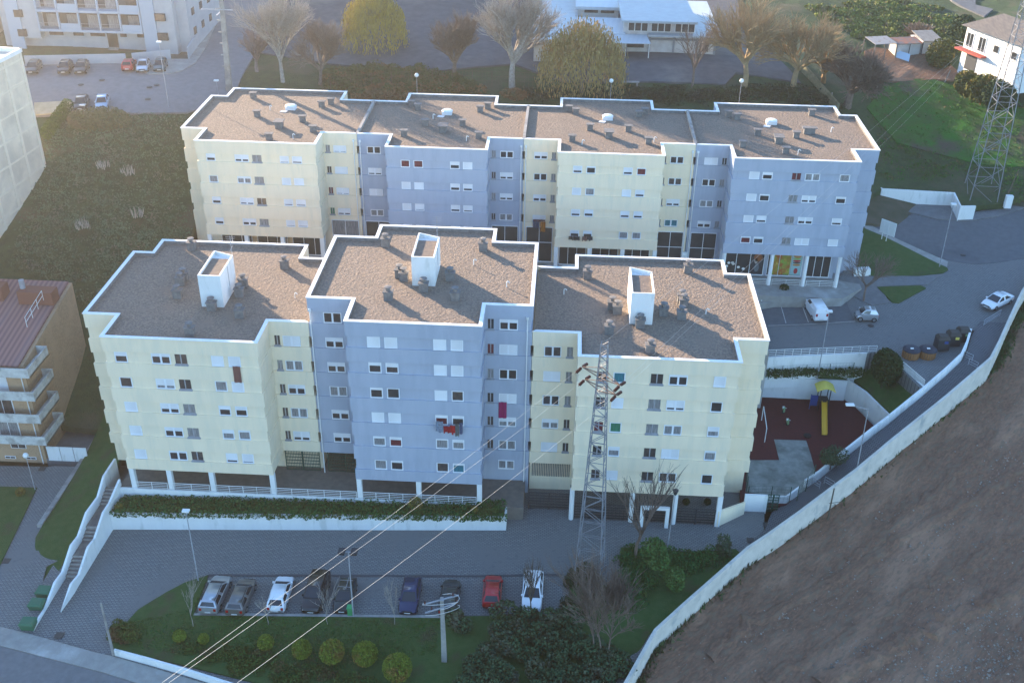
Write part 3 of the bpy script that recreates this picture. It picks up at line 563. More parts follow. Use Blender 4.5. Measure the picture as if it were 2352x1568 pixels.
# slide
yel = mat('yellow_plastic', (.75, .42, .03), rough=.35); yel2 = mat('pale_yellow_plastic', (.75, .60, .12), rough=.4); dblue = mat('blue_panel', (.02, .06, .22), rough=.4); blk = mat('black_rubber', (.02, .02, .02), rough=.8)
sp = P(1889, 945, PG); th_ = thing('playground_slide', 'yellow playground slide with a wavy yellow roof and blue side panel', 'slide', tuple(sp))
b = MB()
for dx in (-.55, .55):
    for dy in (.1, 1.2): b.tube((sp.x+dx, sp.y+dy, PG), (sp.x+dx, sp.y+dy, PG+2.9), .06)
b.build('post', dkpaint, th_); b = MB(); b.box(sp.x-.6, sp.x+.6, sp.y, sp.y+1.3, PG+1.25, PG+1.33); b.build('platform', dkpaint, th_)
b = MB(); N = 10
for i in range(N):
    x0, x1 = sp.x-1.05+2.1*i/N, sp.x-1.05+2.1*(i+1)/N; f = lambda x: PG+2.75+.45*cos((x-sp.x)*1.5)
    b.hexa([(x0, sp.y-.2, f(x0)), (x1, sp.y-.2, f(x1)), (x1, sp.y+1.5, f(x1)), (x0, sp.y+1.5, f(x0))], [(x0, sp.y-.2, f(x0)+.1), (x1, sp.y-.2, f(x1)+.1), (x1, sp.y+1.5, f(x1)+.1), (x0, sp.y+1.5, f(x0)+.1)])
b.build('canopy', yel2, th_); b = MB(); se = P(1893, 1001, PG)
top = Vector((sp.x, sp.y, PG+1.33)); M_ = 8
for i in range(M_):
    def q(t): p = top.lerp(Vector((se.x, se.y, PG+.2)), t); p.z = PG+.2+1.13*(1-t)**1.1; return p
    a, c = q(i/M_), q((i+1)/M_)
    b.hexa([(a.x-.3, a.y, a.z-.05), (a.x+.3, a.y, a.z-.05), (c.x+.3, c.y, c.z-.05), (c.x-.3, c.y, c.z-.05)], [(a.x-.3, a.y, a.z), (a.x+.3, a.y, a.z), (c.x+.3, c.y, c.z), (c.x-.3, c.y, c.z)])
    for sx in (-.3, .26): b.hexa([(a.x+sx, a.y, a.z), (a.x+sx+.05, a.y, a.z), (c.x+sx+.05, c.y, c.z), (c.x+sx, c.y, c.z)], [(a.x+sx, a.y, a.z+.2), (a.x+sx+.05, a.y, a.z+.2), (c.x+sx+.05, c.y, c.z+.2), (c.x+sx, c.y, c.z+.2)])
b.build('chute', yel, th_); b = MB(); b.box(sp.x-1.5, sp.x-.65, sp.y+.4, sp.y+.5, PG+.5, PG+1.9); b.tube((sp.x-1.45, sp.y+.45, PG), (sp.x-1.45, sp.y+.45, PG+2), .05); b.build('side_panel', dblue, th_)
gpl = mat('green_plastic', (.25, .42, .22), rough=.5)
for i, (u, v) in enumerate(((1798, 948), (1807, 976))):
    p = P(u, v, PG); t = thing('spring_rider', ['upper pale green spring rider left of the slide', 'lower pale green spring rider left of the slide'][i], 'spring rider', tuple(p), 'spring riders on the playground')
    b = MB(); b.lathe(tuple(p), [(.12, 0), (.16, .1), (.12, .2), (.16, .3), (.12, .4)], 8); b.build('spring', blk, t)
    b = MB(); b.hexa([(p.x-.08, p.y-.5, PG+.42), (p.x+.08, p.y-.5, PG+.42), (p.x+.08, p.y+.5, PG+.42), (p.x-.08, p.y+.5, PG+.42)], [(p.x-.08, p.y-.6, PG+.8), (p.x+.08, p.y-.6, PG+.8), (p.x+.08, p.y+.3, PG+.75), (p.x-.08, p.y+.3, PG+.75)]); b.box(p.x-.06, p.x+.06, p.y-.55, p.y-.35, PG+.75, PG+1.1); b.build('body', gpl, t)
    b = MB(); b.box(p.x-.12, p.x+.12, p.y-.2, p.y+.15, PG+.78, PG+.84); b.box(p.x-.25, p.x+.25, p.y-.42, p.y-.38, PG+.92, PG+.96); b.build('seat', white, t)
gp = [P(1749, 965, PG), P(1756, 1015, PG)]
b = MB(); b.tube(gp[0], gp[0]+Vector((0, 0, 1.9)), .05); b.tube(gp[1], gp[1]+Vector((0, 0, 1.9)), .05); b.tube(gp[0]+Vector((0, 0, 1.9)), gp[1]+Vector((0, 0, 1.9)), .05)
tag(b.build('football_goal', white, org=tuple(gp[0])), 'small white football goal beside the cream block', 'goal')
b = MB(); p = P(1852+8, 1082-72, PG); b.lathe(tuple(P(1764+90, 784+212+5, PG)), [(.4, 0), (.45, .12), (.2, .18)], 10); tag(b.build('play_seat', blk, org=(0, 0, 0)), 'round black low play seat left of the slide', 'play seat')
def meshfence(label, pts, h=1.9, m=dgreen):
    b = MB()
    for a, c in zip(pts[:-1], pts[1:]):
        n = max(1, round((c-a).length/2.2))
        for i in range(n+1): q = a.lerp(c, i/n); b.tube(q, q+Vector((0, 0, h)), .045, n=5)
        k = int((c-a).length/.35)
        for i in range(k): q = a.lerp(c, (i+.5)/k); b.tube(q, q+Vector((0, 0, h-.05)), .008, n=3, cap=False)
        for z in [h*j/5 for j in range(1, 6)]: b.tube(a+Vector((0, 0, z)), c+Vector((0, 0, z)), .012, n=3, cap=False)
    return tag(b.build('mesh_fence', m, org=tuple(pts[0])), label, 'fence')
meshfence('green mesh fence in front of the playground concrete', [P(1712, 1105, PG), P(1716, 1150, .6), P(1769, 1150, .6), P(1812, 1152, .7)])
meshfence('green mesh fence along the right side of the playground entrance', [P(1830, 1150, .8), P(1850, 1128, .9), P(1868, 1100, 1.0)])
gw = [PF(*q, zl) for q in ((264, 1506), (340, 1526), (430, 1552), (600, 1606), (800, 1670))]
wallrun('garden_wall', 'low white wall along the street edge of the lawn, bottom left', [Vector((q.x, q.y, q.z+.75)) for q in gw], [q.z-1 for q in gw], .2)
wallrun('entrance_wall', 'low white wall under the mesh fence at the playground entrance', [P(1764, 1139, 1.25), P(1808, 1140, 1.25), P(1838, 1118, 1.5)], [-.4]*3, .2)
b = MB(); q = PY(*T(2, 2, 2150, 1400), 86.3); b.box(q.x-.1, q.x+2.2, 86.2, 86.45, -.2, q.z); tag(b.build('gate_wall', white, org=(q.x, 86.3, 0)), 'white meter box wall beside the green playground gate', 'wall')
grille('playground_gate', 'green barred gate next to the white meter box wall', q.x+2.25, q.x+3.3, 86.3, .1, 2.2, dgreen, .14)
meshfence('thin green mesh fence on the bank behind the playground wall', [P(*T(2, 3, 0, 345), 3.5), P(*T(2, 3, 120, 330), 3.6), P(*T(2, 3, 340, 320), 3.7), P(*T(2, 3, 770, 300), 3.9)], 1.6)
# barrier hoops on the footpath
def hoop(label, a, c, h=.9):
    b = MB()
    for z in (h, h*.6, h*.3): b.tube(a+Vector((0, 0, z)), c+Vector((0, 0, z)), .03, n=6)
    for p in (a, c): b.tube(p, p+Vector((0, 0, h)), .035, n=6)
    tag(b.build('barrier_rail', galv, org=tuple(a)), label, 'barrier')
for lab, a, c, z in (('galvanised barrier at the foot of the footpath, nearest its inner wall', (400, 1310), (470, 1350), 1.2), ('galvanised barrier at the foot of the footpath, nearest the boundary wall', (515, 1300), (600, 1350), 1.4),
                     ('galvanised barrier near the top of the footpath, nearest its inner wall', (1790, 150), (1870, 185), 6.6), ('galvanised barrier near the top of the footpath, nearest the boundary wall', (1835, 215), (1915, 255), 6.5)):
    hoop(lab, P(*T(2, 3, *a), z), P(*T(2, 3, *c), z))
a, c = P(*T(1, 3, 1975, 1430), 7.5), P(*T(1, 3, 2125, 1335), 7.9); hoop('galvanised barrier on the road behind the white coupe', a, c)
# white walls on the right
W_ = [P(*T(1, 3, -60, 1185), 7.4), P(*T(1, 3, 350, 1160), 7.5), P(*T(1, 3, 722, 1130), 7.6)]
wallrun('planter_wall', 'white planter wall in front of the shop windows, above the van bays', W_, [5]*3, .22)
patch('planter_strip', [(1745, 697, 7.2), (1944, 675, 7.3), (1930, 660, 7.45), (1745, 672, 7.3)], paving, skirt=1)
wl = [tuple(p) for p in wall_line]
rw = [P(*T(1, 3, 960, 100), 12.4), P(*T(1, 3, 1045, 165), 12.6), P(*T(1, 3, 1720, 205), 12.6)]
wallrun('field_wall', 'white roadside wall holding back the green field, right of the rear row', rw, [9, 9, 9], .25)
wallrun('field_wall', 'short white wall stepping forward at the foot of the lattice pylon', [rw[-1], P(*T(1, 3, 1775, 320), 12.3), P(*T(1, 3, 1903, 318), 12.3)], [9]*3, .25, side=-1)
patch('sidewalk', [T(1, 3, 955, 200), T(1, 3, 1030, 235), T(1, 3, 1700, 315), T(1, 3, 1750, 415), T(1, 3, 1890, 415), T(1, 3, 2180, 335), T(1, 3, 2500, 210), T(1, 3, 2500, 290), T(1, 3, 2350, 350), T(1, 3, 2100, 425), T(1, 3, 1850, 465), T(1, 3, 1550, 450), T(1, 3, 1250, 375), T(1, 3, 955, 250)], asphalt2, ur, 2.5, dz=.14, skirt=.3)
patch('asphalt_road', [T(1, 3, 955, 255), T(1, 3, 1250, 380), T(1, 3, 1550, 455), T(1, 3, 1850, 470), T(1, 3, 2100, 430), T(1, 3, 2400, 340), T(1, 3, 2400, 800), T(1, 3, 2100, 845), T(1, 3, 1900, 860), T(1, 3, 1690, 835), T(1, 3, 1430, 745), T(1, 3, 1200, 640), T(1, 3, 880, 470)], asphalt, ur, 2.5, dz=.05, skirt=.2)
patch('sidewalk', [T(1, 3, 880, 475), T(1, 3, 1200, 640), T(1, 3, 1430, 745), T(1, 3, 1650, 840), T(1, 3, 1640, 900), T(1, 3, 1560, 860), T(1, 3, 1100, 640), T(1, 3, 890, 535)], paving, ur, 2.5, dz=.13, skirt=.3)
patch('grass_verge', [T(1, 3, 870, 530), T(1, 3, 1060, 610), T(1, 3, 1540, 850), T(1, 3, 1640, 895), T(1, 3, 1650, 915), T(1, 3, 1600, 945), T(1, 3, 1380, 968), T(1, 3, 1000, 972), T(1, 3, 810, 960)], lawnm, ur, 1.2, dz=.16, skirt=.3, bumpy=.04)
patch('sidewalk', [T(1, 3, 650, 985), T(1, 3, 1380, 972), T(1, 3, 1610, 950), T(1, 3, 1460, 1050), T(1, 3, 1040, 1068), T(1, 3, 1110, 1215), T(1, 3, 950, 1240), T(1, 3, 720, 1120), T(1, 3, 640, 1100)], asphalt2, ur, 2.5, dz=.10, skirt=.3)
patch('grass_verge', [T(1, 3, 1000, 1075), T(1, 3, 1400, 1062), T(1, 3, 1448, 1085), T(1, 3, 1200, 1218), T(1, 3, 1140, 1212)], lawnm, ur, 1.2, dz=.17, skirt=.3, bumpy=.04)
patch('parking_bays', [(1745, 704), (1943, 690), (1962, 738), (1745, 748)], asphalt, ur, 3, dz=.05, skirt=.2)
wp = mat('road_paint', (.5, .5, .48), (.35, .35, .34), 3)
def stripe(pts, w, f, name='road_marking', m=wp, dz=.075):
    p = [PF(*q, f) for q in pts]; b = MB()
    for a, c in zip(p[:-1], p[1:]):
        d = (c-a); d.z = 0; d.normalize(); n = Vector((-d.y, d.x, 0))*w/2
        k = max(1, int((c-a).length/2))
        for i in range(k):
            e, g = a.lerp(c, i/k), a.lerp(c, (i+1)/k)
            q = [e-n, g-n, g+n, e+n]; b.face([(v.x, v.y, f(v.x, v.y)+dz) for v in q])
    return b.build(name, m, kind='structure')
for a, c in (((120, 1250), (165, 1405)), ((320, 1260), (370, 1395))): stripe([T(1, 3, *a), T(1, 3, *c)], .1, ur, dz=.085)
stripe([T(1, 3, 0, 1425), T(1, 3, 800, 1385)], .2, ur, 'kerb_strip', concrete)
ks = mat('dark_setts', (.09, .09, .095), rough=.9)
for L in ([(478, 1321), (1100, 1323), (1290, 1320)], [(445, 1409), (478, 1321)]): stripe(L, .22, zl, 'kerb_strip', ks)
stripe([(446, 1412), (1020, 1418)], .3, zl, 'kerb_strip', concrete, dz=.16)
for u, v, f in ((1815, 658+392-784+1, ur),): pass
def cover(u, v, f, r=.35, sq=False, dz=.09):
    p = PF(u, v, f); b = MB(); z = f(p.x, p.y)
    if sq: b.box(p.x-r, p.x+r, p.y-r, p.y+r, z+dz-.05, z+dz)
    else: b.lathe((p.x, p.y, z+dz-.05), [(r, 0), (r, .05)], 14)
    return b.build('manhole_cover', mat('cast_iron', (.07, .065, .06), rough=.7), kind='structure')
for q, f in ((T(1, 3, 945, 1425), ur), (T(1, 3, 1790, 775), ur), (T(1, 3, 1290, 400), ur), (T(3, 2, 2190, 260), zl), (T(3, 2, 2340, 120), zl), (T(3, 0, 60, 450), zl), (T(3, 0, 545, 1130), zl), (T(2, 0, 390, 1170), zl)): cover(*q, f, sq=(f is zl))
for q in (T(0, 0, 1375, 820), T(0, 0, 1440, 800), T(0, 0, 745, 797), T(0, 0, 1360, 930), T(0, 0, 940, 755)): cover(*q, hz, .4, dz=.34)

# ---------------------------------------------------------------- shop fronts of the rear row
poster_g = mat('food_poster', (.25, .38, .06), (.45, .10, .03), 2.2, .5, kind='voronoi', c3=(.55, .40, .08), s3=2, f3=.55)
def shopbay(o, x0, x1, z0, z1, y, n, gl=glass, trans=.45, name='shop_window'):
    f = MB(); t = .07
    f.box(x0, x1, y-.06, y+.02, z0, z0+.15); f.box(x0, x1, y-.06, y+.02, z1-t, z1); f.box(x0, x1, y-.055, y+.02, z1-trans-t, z1-trans)
    for i in range(n+1): x = x0+(x1-x0-t)*i/n; f.box(x, x+t, y-.065, y+.02, z0+.15, z1-t)
    fr = f.build(name, frame_w, o); p = MB(); p.box(x0+.02, x1-.02, y-.015, y, z0+.1, z1-.05); p.build('pane', gl, fr); return fr
GZ = 8.05
for o, xs in ((o1, (-44.2, -39.5, -34.9, -29.9)), (o2, (-21.1, -17.2, -13.2, -9.25)), (o3, (-.45, 3.7, 7.8, 11.8))):
    for a, c in zip(xs[:-1], xs[1:]): shopbay(o, a+.35, c-.35, GZ, 12.1, RY1-.6, 3)
    for x in xs: column(o, x, RY+.3, 7.9, ZRB, .25)
for o, a, c in ((o1, -29.4, -25.9), (o2, -25.0, -21.6), (o2, -8.8, -5.4), (o3, -4.4, -1.0), (o3, 12.3, 15.6), (o4, 16.5, 19.8)):
    shopbay(o, a, c, GZ, 13.0, RY1-.02, 2, glass if o is not o1 else gl_cur, 2.1)
shopbay(o4, 20.6, 25.9, GZ, 12.1, RY+2.6, 3); shopbay(o4, 26.3, 30.7, GZ, 12.1, RY+2.6, 3); shopbay(o4, 31.2, 34.2, GZ, 12.1, RY+2.6, 3)
b = MB(); b.prism([(20.2, RY+2.62), (34.7, RY+2.62), (34.7, RY1+.1), (20.2, RY1+.1)], 7.8, ZRB); b.build('base_wall', blue, o4)
b = MB(); b.prism([(34.9, RY1+.0), (37.98, RY1+.0), (37.98, RY2), (34.9, RY2)], 7.4, ZRB); b.build('base_wall', blue, o4)
for x in (20.4, 26.3, 30.55, 34.6): column(o4, x, RY+.25, 7.3, ZRB, .25, rnd=True)
# printed posters behind the glass: fruit, a burger and a dark portrait of flowers and hair
pr = lambda n, x0, x1, z0, z1, m: (lambda b: (b.box(x0, x1, RY+2.52, RY+2.56, z0, z1), b.build(n, m, o4)))(MB())
pr('window_poster', 26.75, 27.7, 8.3, 11.5, poster_g); pr('window_poster', 27.8, 29.2, 8.3, 11.5, poster_g)
p_ = MB(); p_.box(29.3, 30.6, RY+2.52, RY+2.56, 8.3, 11.5); pst = p_.build('window_poster', mat('poster_pale_blue', (.35, .55, .55), rough=.5), o4)
for nm, z0, z1, w, c in (('bun', 10.7, 11.3, .5, (.55, .28, .08)), ('salad', 10.5, 10.68, .55, (.3, .5, .1)), ('tomato', 10.2, 10.45, .52, (.55, .05, .04)), ('patty', 9.95, 10.18, .5, (.12, .05, .03)), ('bun', 9.6, 9.9, .48, (.5, .25, .08)), ('cup', 8.5, 9.3, .25, (.45, .04, .05))):
    b = MB(); n = 16
    pts = [(29.95+w*cos(2*pi*i/n), RY+2.5, (z0+z1)/2+(z1-z0)/2*sin(2*pi*i/n)) for i in range(n)]; b.face(pts); b.build(nm, mat('print_'+nm+str(int(z0*10)), c, rough=.5), pst)
b = MB(); b.box(24.3, 25.7, RY+2.52, RY+2.56, 8.3, 11.5); pst = b.build('window_poster', mat('poster_dark', (.06, .07, .08), (.03, .03, .04), 3, .5), o4)
for nm, cx_, cz, rx, rz_, c in (('hair', 25.05, 10.6, .55, .55, (.28, .10, .04)), ('face', 24.85, 10.1, .22, .38, (.45, .36, .32)), ('sleeve', 25.0, 9.2, .3, .6, (.12, .16, .18))):
    b = MB(); b.face([(cx_+rx*cos(2*pi*i/14), RY+2.5-.01*len(nm)/4, cz+rz_*sin(2*pi*i/14)) for i in range(14)]); b.build(nm, mat('print_'+nm, c, rough=.5), pst)
for k in range(7): b = MB(); cx_, cz = 20.95+rg.random()*2.6, 8.9+rg.random()*1.2; b.face([(cx_+.2*cos(2*pi*i/10), RY+2.5, cz+.17*sin(2*pi*i/10)) for i in range(10)]); b.build('flower_print', white, o4)
for lab, a, c in (('white railing in front of the fruit posters', 26.7, 30.2), ('white railing by the open shop door at the right end', 30.95, 34.3), ('white railing in front of the dark flower posters', 21.0, 26.0)):
    tag(rail((a, RY+.2, 0), (c, RY+.2, 0), 7.9, h=.9), lab, 'railing', 'railings of the shop terrace')
b = MB(); b.box(15.6, 16.3, RY1-.4, RY1-.15, 9.6, 10.3); b.lathe((15.95, RY1-.42, 9.95), [(.2, 0), (.2, .01)], 10); tag(b.build('air_conditioner', white, org=(15.95, RY1-.3, 9.6)), 'white air conditioner unit between the rear shop fronts', 'air conditioner')
b = MB(); x, y = 1.2, 119.5; b.tube((x, y, 8), (x, y, 10.2), .03); b.lathe((x, y, 10.0), [(1.1, 0), (.6, .22), (.05, .42)], 8); tag(b.build('parasol', mat('parasol_cloth', (.6, .62, .6), rough=.8), org=(x, y, 8)), 'pale grey parasol outside the rear shops', 'parasol')
# ---------------------------------------------------------------- neighbouring buildings
brick = mat('orange_brick', (.50, .33, .20), (.37, .24, .15), 5, .9, .3, 20, c3=(.48, .31, .19), s3=.4)
rtile = mat('red_roof_tiles', (.36, .18, .155), (.22, .11, .10), .55, .85, .6, 3, kind='wave', stretch=(1, .02, .02), c3=(.26, .17, .17), s3=.4)
ob = thing('brick_building', 'orange brick apartment building with a red tiled roof and white balconies', 'building', (-60, 96, -1.7))
BXR, BYF, BZ = -55.3, 91.6, -2.2
b = MB(); b.hexa([(-80, BYF, BZ), (BXR, BYF, BZ), (BXR, 105.5, BZ), (-80, 105.5, BZ)], [(-80, BYF, 10.3), (BXR, BYF, 10.3), (BXR, 105.5, 12.9), (-80, 105.5, 12.9)]); b.build('wall', brick, ob)
b = MB(); b.hexa([(-80, BYF-.2, 10.32), (BXR-.35, BYF-.2, 10.32), (BXR-.35, 105.4, 12.92), (-80, 105.4, 12.92)], [(-80, BYF-.2, 10.5), (BXR-.35, BYF-.2, 10.5), (BXR-.35, 105.4, 13.1), (-80, 105.4, 13.1)]); rf = b.build('roof', rtile, ob)
b = MB(); b.box(-66, -61.5, 101.5, 103.2, 12.4, 14.0); b.box(-59.5, -55.6, 101.0, 102.6, 12.4, 13.9); b.build('dormer', mat('red_brick_dark', (.24, .09, .06), rough=.9), rf)
b = MB(); b.box(-62.5, -59.8, 94.2, 95.3, 10.8, 11.7); b.build('chimney', mat('red_brick_dark', (.24, .09, .06)), rf)
b = MB(); b.tube((-59.2, 102.0, 13.8), (-59.2, 102.0, 14.9), .3, n=10); b.build('vent', galv, rf)
b = MB()
for y in (96.5, 98, 99.5, 101): b.tube((-56.6, y, 11.2+(y-91)*.18), (-56.6, y, 12.4+(y-91)*.18), .03, n=5)
for h in (.6, 1.2): b.tube((-56.6, 96.5, 11.2+h+.99), (-56.6, 101, 11.2+h+1.8), .03, n=5)
b.build('roof_railing', white, rf)
for k in range(4):
    z = 1.35+2.85*k; wbal = mat('balcony_white', (.60, .60, .56), (.48, .48, .45), 1.5, .9, c3=(.35, .34, .31), s3=.7)
    b = MB(); x1, y0, y1 = -54.1, 90.4, 95.0; x0 = -61.5+k*.0
    b.box(x0, x1, y0, BYF-.01, z-.15, z); b.box(BXR+.01, x1, BYF, y1, z-.15, z)
    b.box(x0, x1, y0-.12, y0, z-.15, z+.95); b.box(x1-.12, x1, y0+.001, y1, z-.15, z+.95); b.box(BXR+.01, x1-.121, y1-.12, y1, z-.15, z+.95); bl = b.build('balcony', wbal, ob)
    if k < 3:
        f = MB()
        for (a0, a1, c0, c1) in ((-59.7, -57.4, z+.05, z+2.1),): f.box(a0, a1, BYF-.06, BYF, c0, c1)
        w = f.build('window', frame_w, ob); g = MB(); g.box(-59.6, -58.6, BYF-.09, BYF-.05, z+.15, z+2.0); g.box(-58.5, -57.5, BYF-.09, BYF-.05, z+.15, z+2.0); g.build('pane', [gl_cur, gl_brown, shut][k], w)
for x0, x1, z0, z1 in ((-62, -60.2, -.3, .9), (-58.9, -57.2, -.3, .9), (-59.9, -58.7, -1.75, -1.4), (-57.6, -56.4, -1.75, -1.4)):
    f = MB(); f.box(x0, x1, BYF-.05, BYF, z0, z1); w = f.build('window', frame_w, ob); g = MB(); g.box(x0+.08, (x0+x1)/2-.04, BYF-.08, BYF-.04, z0+.08, z1-.08); g.box((x0+x1)/2+.04, x1-.08, BYF-.08, BYF-.04, z0+.08, z1-.08); g.build('pane', gl_brown, w)
b = MB(); b.tube((BXR-.4, BYF-.1, BZ), (BXR-.4, BYF-.1, 10), .06); b.build('drainpipe', white, ob)
for i in range(3):
    x = -55.0+i*1.5; b = MB(); b.box(x, x+1.42, 91.55, 91.65, -1.75, .1); tag(b.build('yard_gate', white, org=(x, 91.6, -1.7)), ['white gate panel with a letter box beside the brick wall', 'middle white gate panel beside the brick building', 'right white gate panel beside the grass strip'][i], 'gate', 'white gate panels')
if 1:
    b = MB(); b.box(-55.3, -51.5, 91.6, 106, -3, -1.66); b.build('alley_paving', asphalt2, kind='structure')
    b = MB(); b.box(-51.4, -50.9, 80.5, 106, -3, -1.3); tag(b.build('kerb_wall', concrete, org=(-51, 92, -2)), 'low grey kerb wall beside the grass strip left of the stairs', 'wall')
    b = MB()
    for k in range(5): b.box(-55.1, -54.2, 106+k*.01, 106.5, 0+k*2.8, 1.4+k*2.8)
gstrip = [(-50.9, 80.5, -1.45), (-46.4, 70, -2.0), (-46.2, 84, -1.0), (-45.9, 90, .6), (-45.8, 101, 2.2), (-50.9, 101, 1.0), (-50.9, 92, -1.0)]
gf = tps([tuple(p) for p in gstrip]); wpatch('grass_strip', [(-50.9, 79, -1.6), (-49.2, 74.5, -1.9), (-46.7, 71, -2.0), (-46.3, 84, -1.0), (-45.9, 90, .6), (-45.6, 101, 2.2), (-50.9, 101, 1.0), (-50.9, 92, -1.0)], lawnm, gf, 1.2, bumpy=.04)
# white blank tower on the left
tw = mat('stained_white_render', (.72, .62, .48), (.62, .53, .42), .5, .95, .2, 8, c3=(.52, .45, .36), s3=.12, f3=.5)
ot = thing('blank_tower', 'tall blank off white building with framed panels at the left edge', 'building', (-78, 122, 16))
A = Vector((-68.7, 131.0)); Bq = Vector((-70.0, 117.0)); dr = (Bq-A).normalized(); nr = Vector((dr.y, -dr.x)) # nr points away from the camera side
if nr.x > 0: nr = -nr
Cq = A+dr*34; D = Cq+nr*16; E_ = A+nr*16
b = MB(); b.prism([tuple(A), tuple(E_), tuple(D), tuple(Cq)][::-1], 5, 31.7); b.build('wall', tw, ot)
tr = mat('tower_rib_paint', (.73, .64, .50), (.66, .57, .45), 1, .9)
b = MB()
def rib(t0, t1, z0, z1, e=.06):
    a, c = A+dr*t0, A+dr*t1; b.hexa([(a.x, a.y, z0), (c.x, c.y, z0), (c.x-nr.x*e, c.y-nr.y*e, z0), (a.x-nr.x*e, a.y-nr.y*e, z0)], [(a.x, a.y, z1), (c.x, c.y, z1), (c.x-nr.x*e, c.y-nr.y*e, z1), (a.x-nr.x*e, a.y-nr.y*e, z1)])
for k in range(9): rib(0, 34, 30.8-2.85*k, 31.05-2.85*k)
for k in range(9): rib(k*3.7, k*3.7+.5, 5, 31.65, .07)
b.build('facade_rib', tr, ot)
b = MB()
for q0, q1 in ((A, Cq), (Cq, D), (D, E_), (E_, A)):
    d = (q1-q0).normalized()*.15; n_ = Vector((-d.y, d.x)); b.hexa([(*(q0-d+n_), 31.7), (*(q1+d+n_), 31.7), (*(q1+d-n_), 31.7), (*(q0-d-n_), 31.7)], [(*(q0-d+n_), 32.2), (*(q1+d+n_), 32.2), (*(q1+d-n_), 32.2), (*(q0-d-n_), 32.2)])
b.build('parapet', white, ot)
# grey apartment building top left
ga = mat('pale_grey_render', (.42, .44, .45), (.37, .39, .41), .8, .9); ga2 = mat('blue_grey_render', (.36, .42, .48), rough=.9)
oa = thing('balcony_apartment_building', 'wide pale grey apartment building with dark balconies, top left', 'building', (-75, 168, 23))
b = MB(); b.box(-88, -58.5, 164, 180, 22, 31.6); b.box(-86.2, -81.5, 162.6, 164, 24.6, 31.6); b.box(-65.2, -60.2, 162.6, 164, 22, 31.6); b.build('wall', ga, oa)
for q in (-65.1, -86.2): b = MB(); b.box(q, q+2.1, 162.3, 162.6, 22, 31.6); b.build('pilaster', ga2, oa)
for k in range(2):
    z = 26.1+2.95*k
    b = MB(); b.box(-81.4, -65.2, 162.3, 164, z-.2, z); b.box(-81.4, -65.2, 162.2, 162.3, z-.3, z+.05)
    for i in range(6): x = -81.3+3.2*i; b.box(x-.12, x+.12, 162.2, 162.6, z, z+2.8)
    for i in (1, 4): b.box(-81.1+3.2*i, -81.1+3.2*i+2.9, 162.25, 162.35, z, z+1.0)
    bl = b.build('balcony', ga2, oa); b = MB()
    for h in (.5, 1.0): b.tube((-81.3, 162.3, z+h), (-65.3, 162.3, z+h), .03, n=4)
    b.build('railing', galv, bl)
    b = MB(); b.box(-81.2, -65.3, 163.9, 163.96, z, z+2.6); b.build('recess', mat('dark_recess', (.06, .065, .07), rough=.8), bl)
    for i in range(5):
        b = MB(); b.box(-80.6+3.2*i, -79.0+3.2*i, 163.84, 163.9, z+.1, z+2.0); b.build('pane', rg.choice([gl_cur, gl_cur, gl_brown]), bl)
for x0, x1, zz in ((-80.8, -78.4, 24.7), (-77, -75.2, 24.7), (-74.3, -71.8, 24.7), (-69.6, -68.4, 24.7), (-66.9, -65.5, 24.7)): 
    b = MB(); b.box(x0, x1, 163.93, 164, zz, zz+1.1); w = b.build('window', ga2, oa); b = MB(); b.box(x0+.08, x1-.08, 163.9, 163.95, zz+.1, zz+1.0); b.build('pane', gl_brown, w)
for k in range(2):
    for x0, x1 in ((-63.0, -61.4), (-84.9, -83.6)):
        z = 24.9+2.95*k; b = MB(); b.box(x0, x1, 162.25-.0, 162.6 if x0 > -70 else 162.6, z, z+1.1); w = b.build('window', dkpaint, oa); b = MB(); b.box(x0+.08, x1-.08, 162.2, 162.26, z+.1, z+1.0); b.build('pane', gl_brown, w)
    for y in (166, 170, 174): z = 24.9+2.95*k; b = MB(); b.box(-58.5, -58.44, y, y+1.3, z, z+1.1); b.build('window', gl_brown, oa)
b = MB(); b.box(-71.6, -70.0, 163.9, 163.98, 23.2, 25.6); b.build('door', glass, oa)
b = MB()
for k in range(6): b.box(-71.6, -70.0, 163.9-(k+1)*.35, 163.9-k*.35, 22, 23.2-k*.2)
b.build('entrance_steps', concrete, oa)
b = MB(); b.box(-92, -58, 160.2, 163.9, 21.5, 22.75); tag(b.build('forecourt', mat('dark_planting', (.05, .06, .05), (.09, .09, .08), 1), org=(-75, 162, 22)), 'dark planted forecourt strip below the balcony building', 'planter')
for lab, p, q in (('low bluish white wall in front of the balcony building, left of its gate', T(0, 0, 240, 620), T(0, 0, 1165, 600)), ('low bluish white wall in front of the balcony building, right of its gate', T(0, 0, 1225, 595), T(0, 0, 1575, 560))):
    a, c = PF(*p, hz), PF(*q, hz); wallrun('garden_wall', lab, [Vector((a.x, a.y, a.z+1.7)), Vector((c.x, c.y, c.z+1.7))], [a.z-1]*2, .2, ga)
a, c = PF(*T(0, 0, 1740, 555), hz), PF(*T(0, 0, 1990, 130), hz); wallrun('garden_wall', 'long bluish wall climbing beside the side street, top left', [Vector((a.x, a.y, a.z+1.9)), Vector((c.x, c.y, c.z+1.9))], [a.z-1]*2, .2, ga)
b = MB(); p = PF(*T(0, 0, 0, 380), hz); b.box(-104, -92, 168, 190, 20, 36); tag(b.build('corner_house', tw, org=(-98, 175, 22)), 'cream building corner at the far top left edge', 'building')
b = MB(); b.box(-57.5, -47, 196, 206, 24, 36); tag(b.build('white_house', white, org=(-52, 200, 25)), 'white building partly in view behind the concrete lattice pole', 'building')
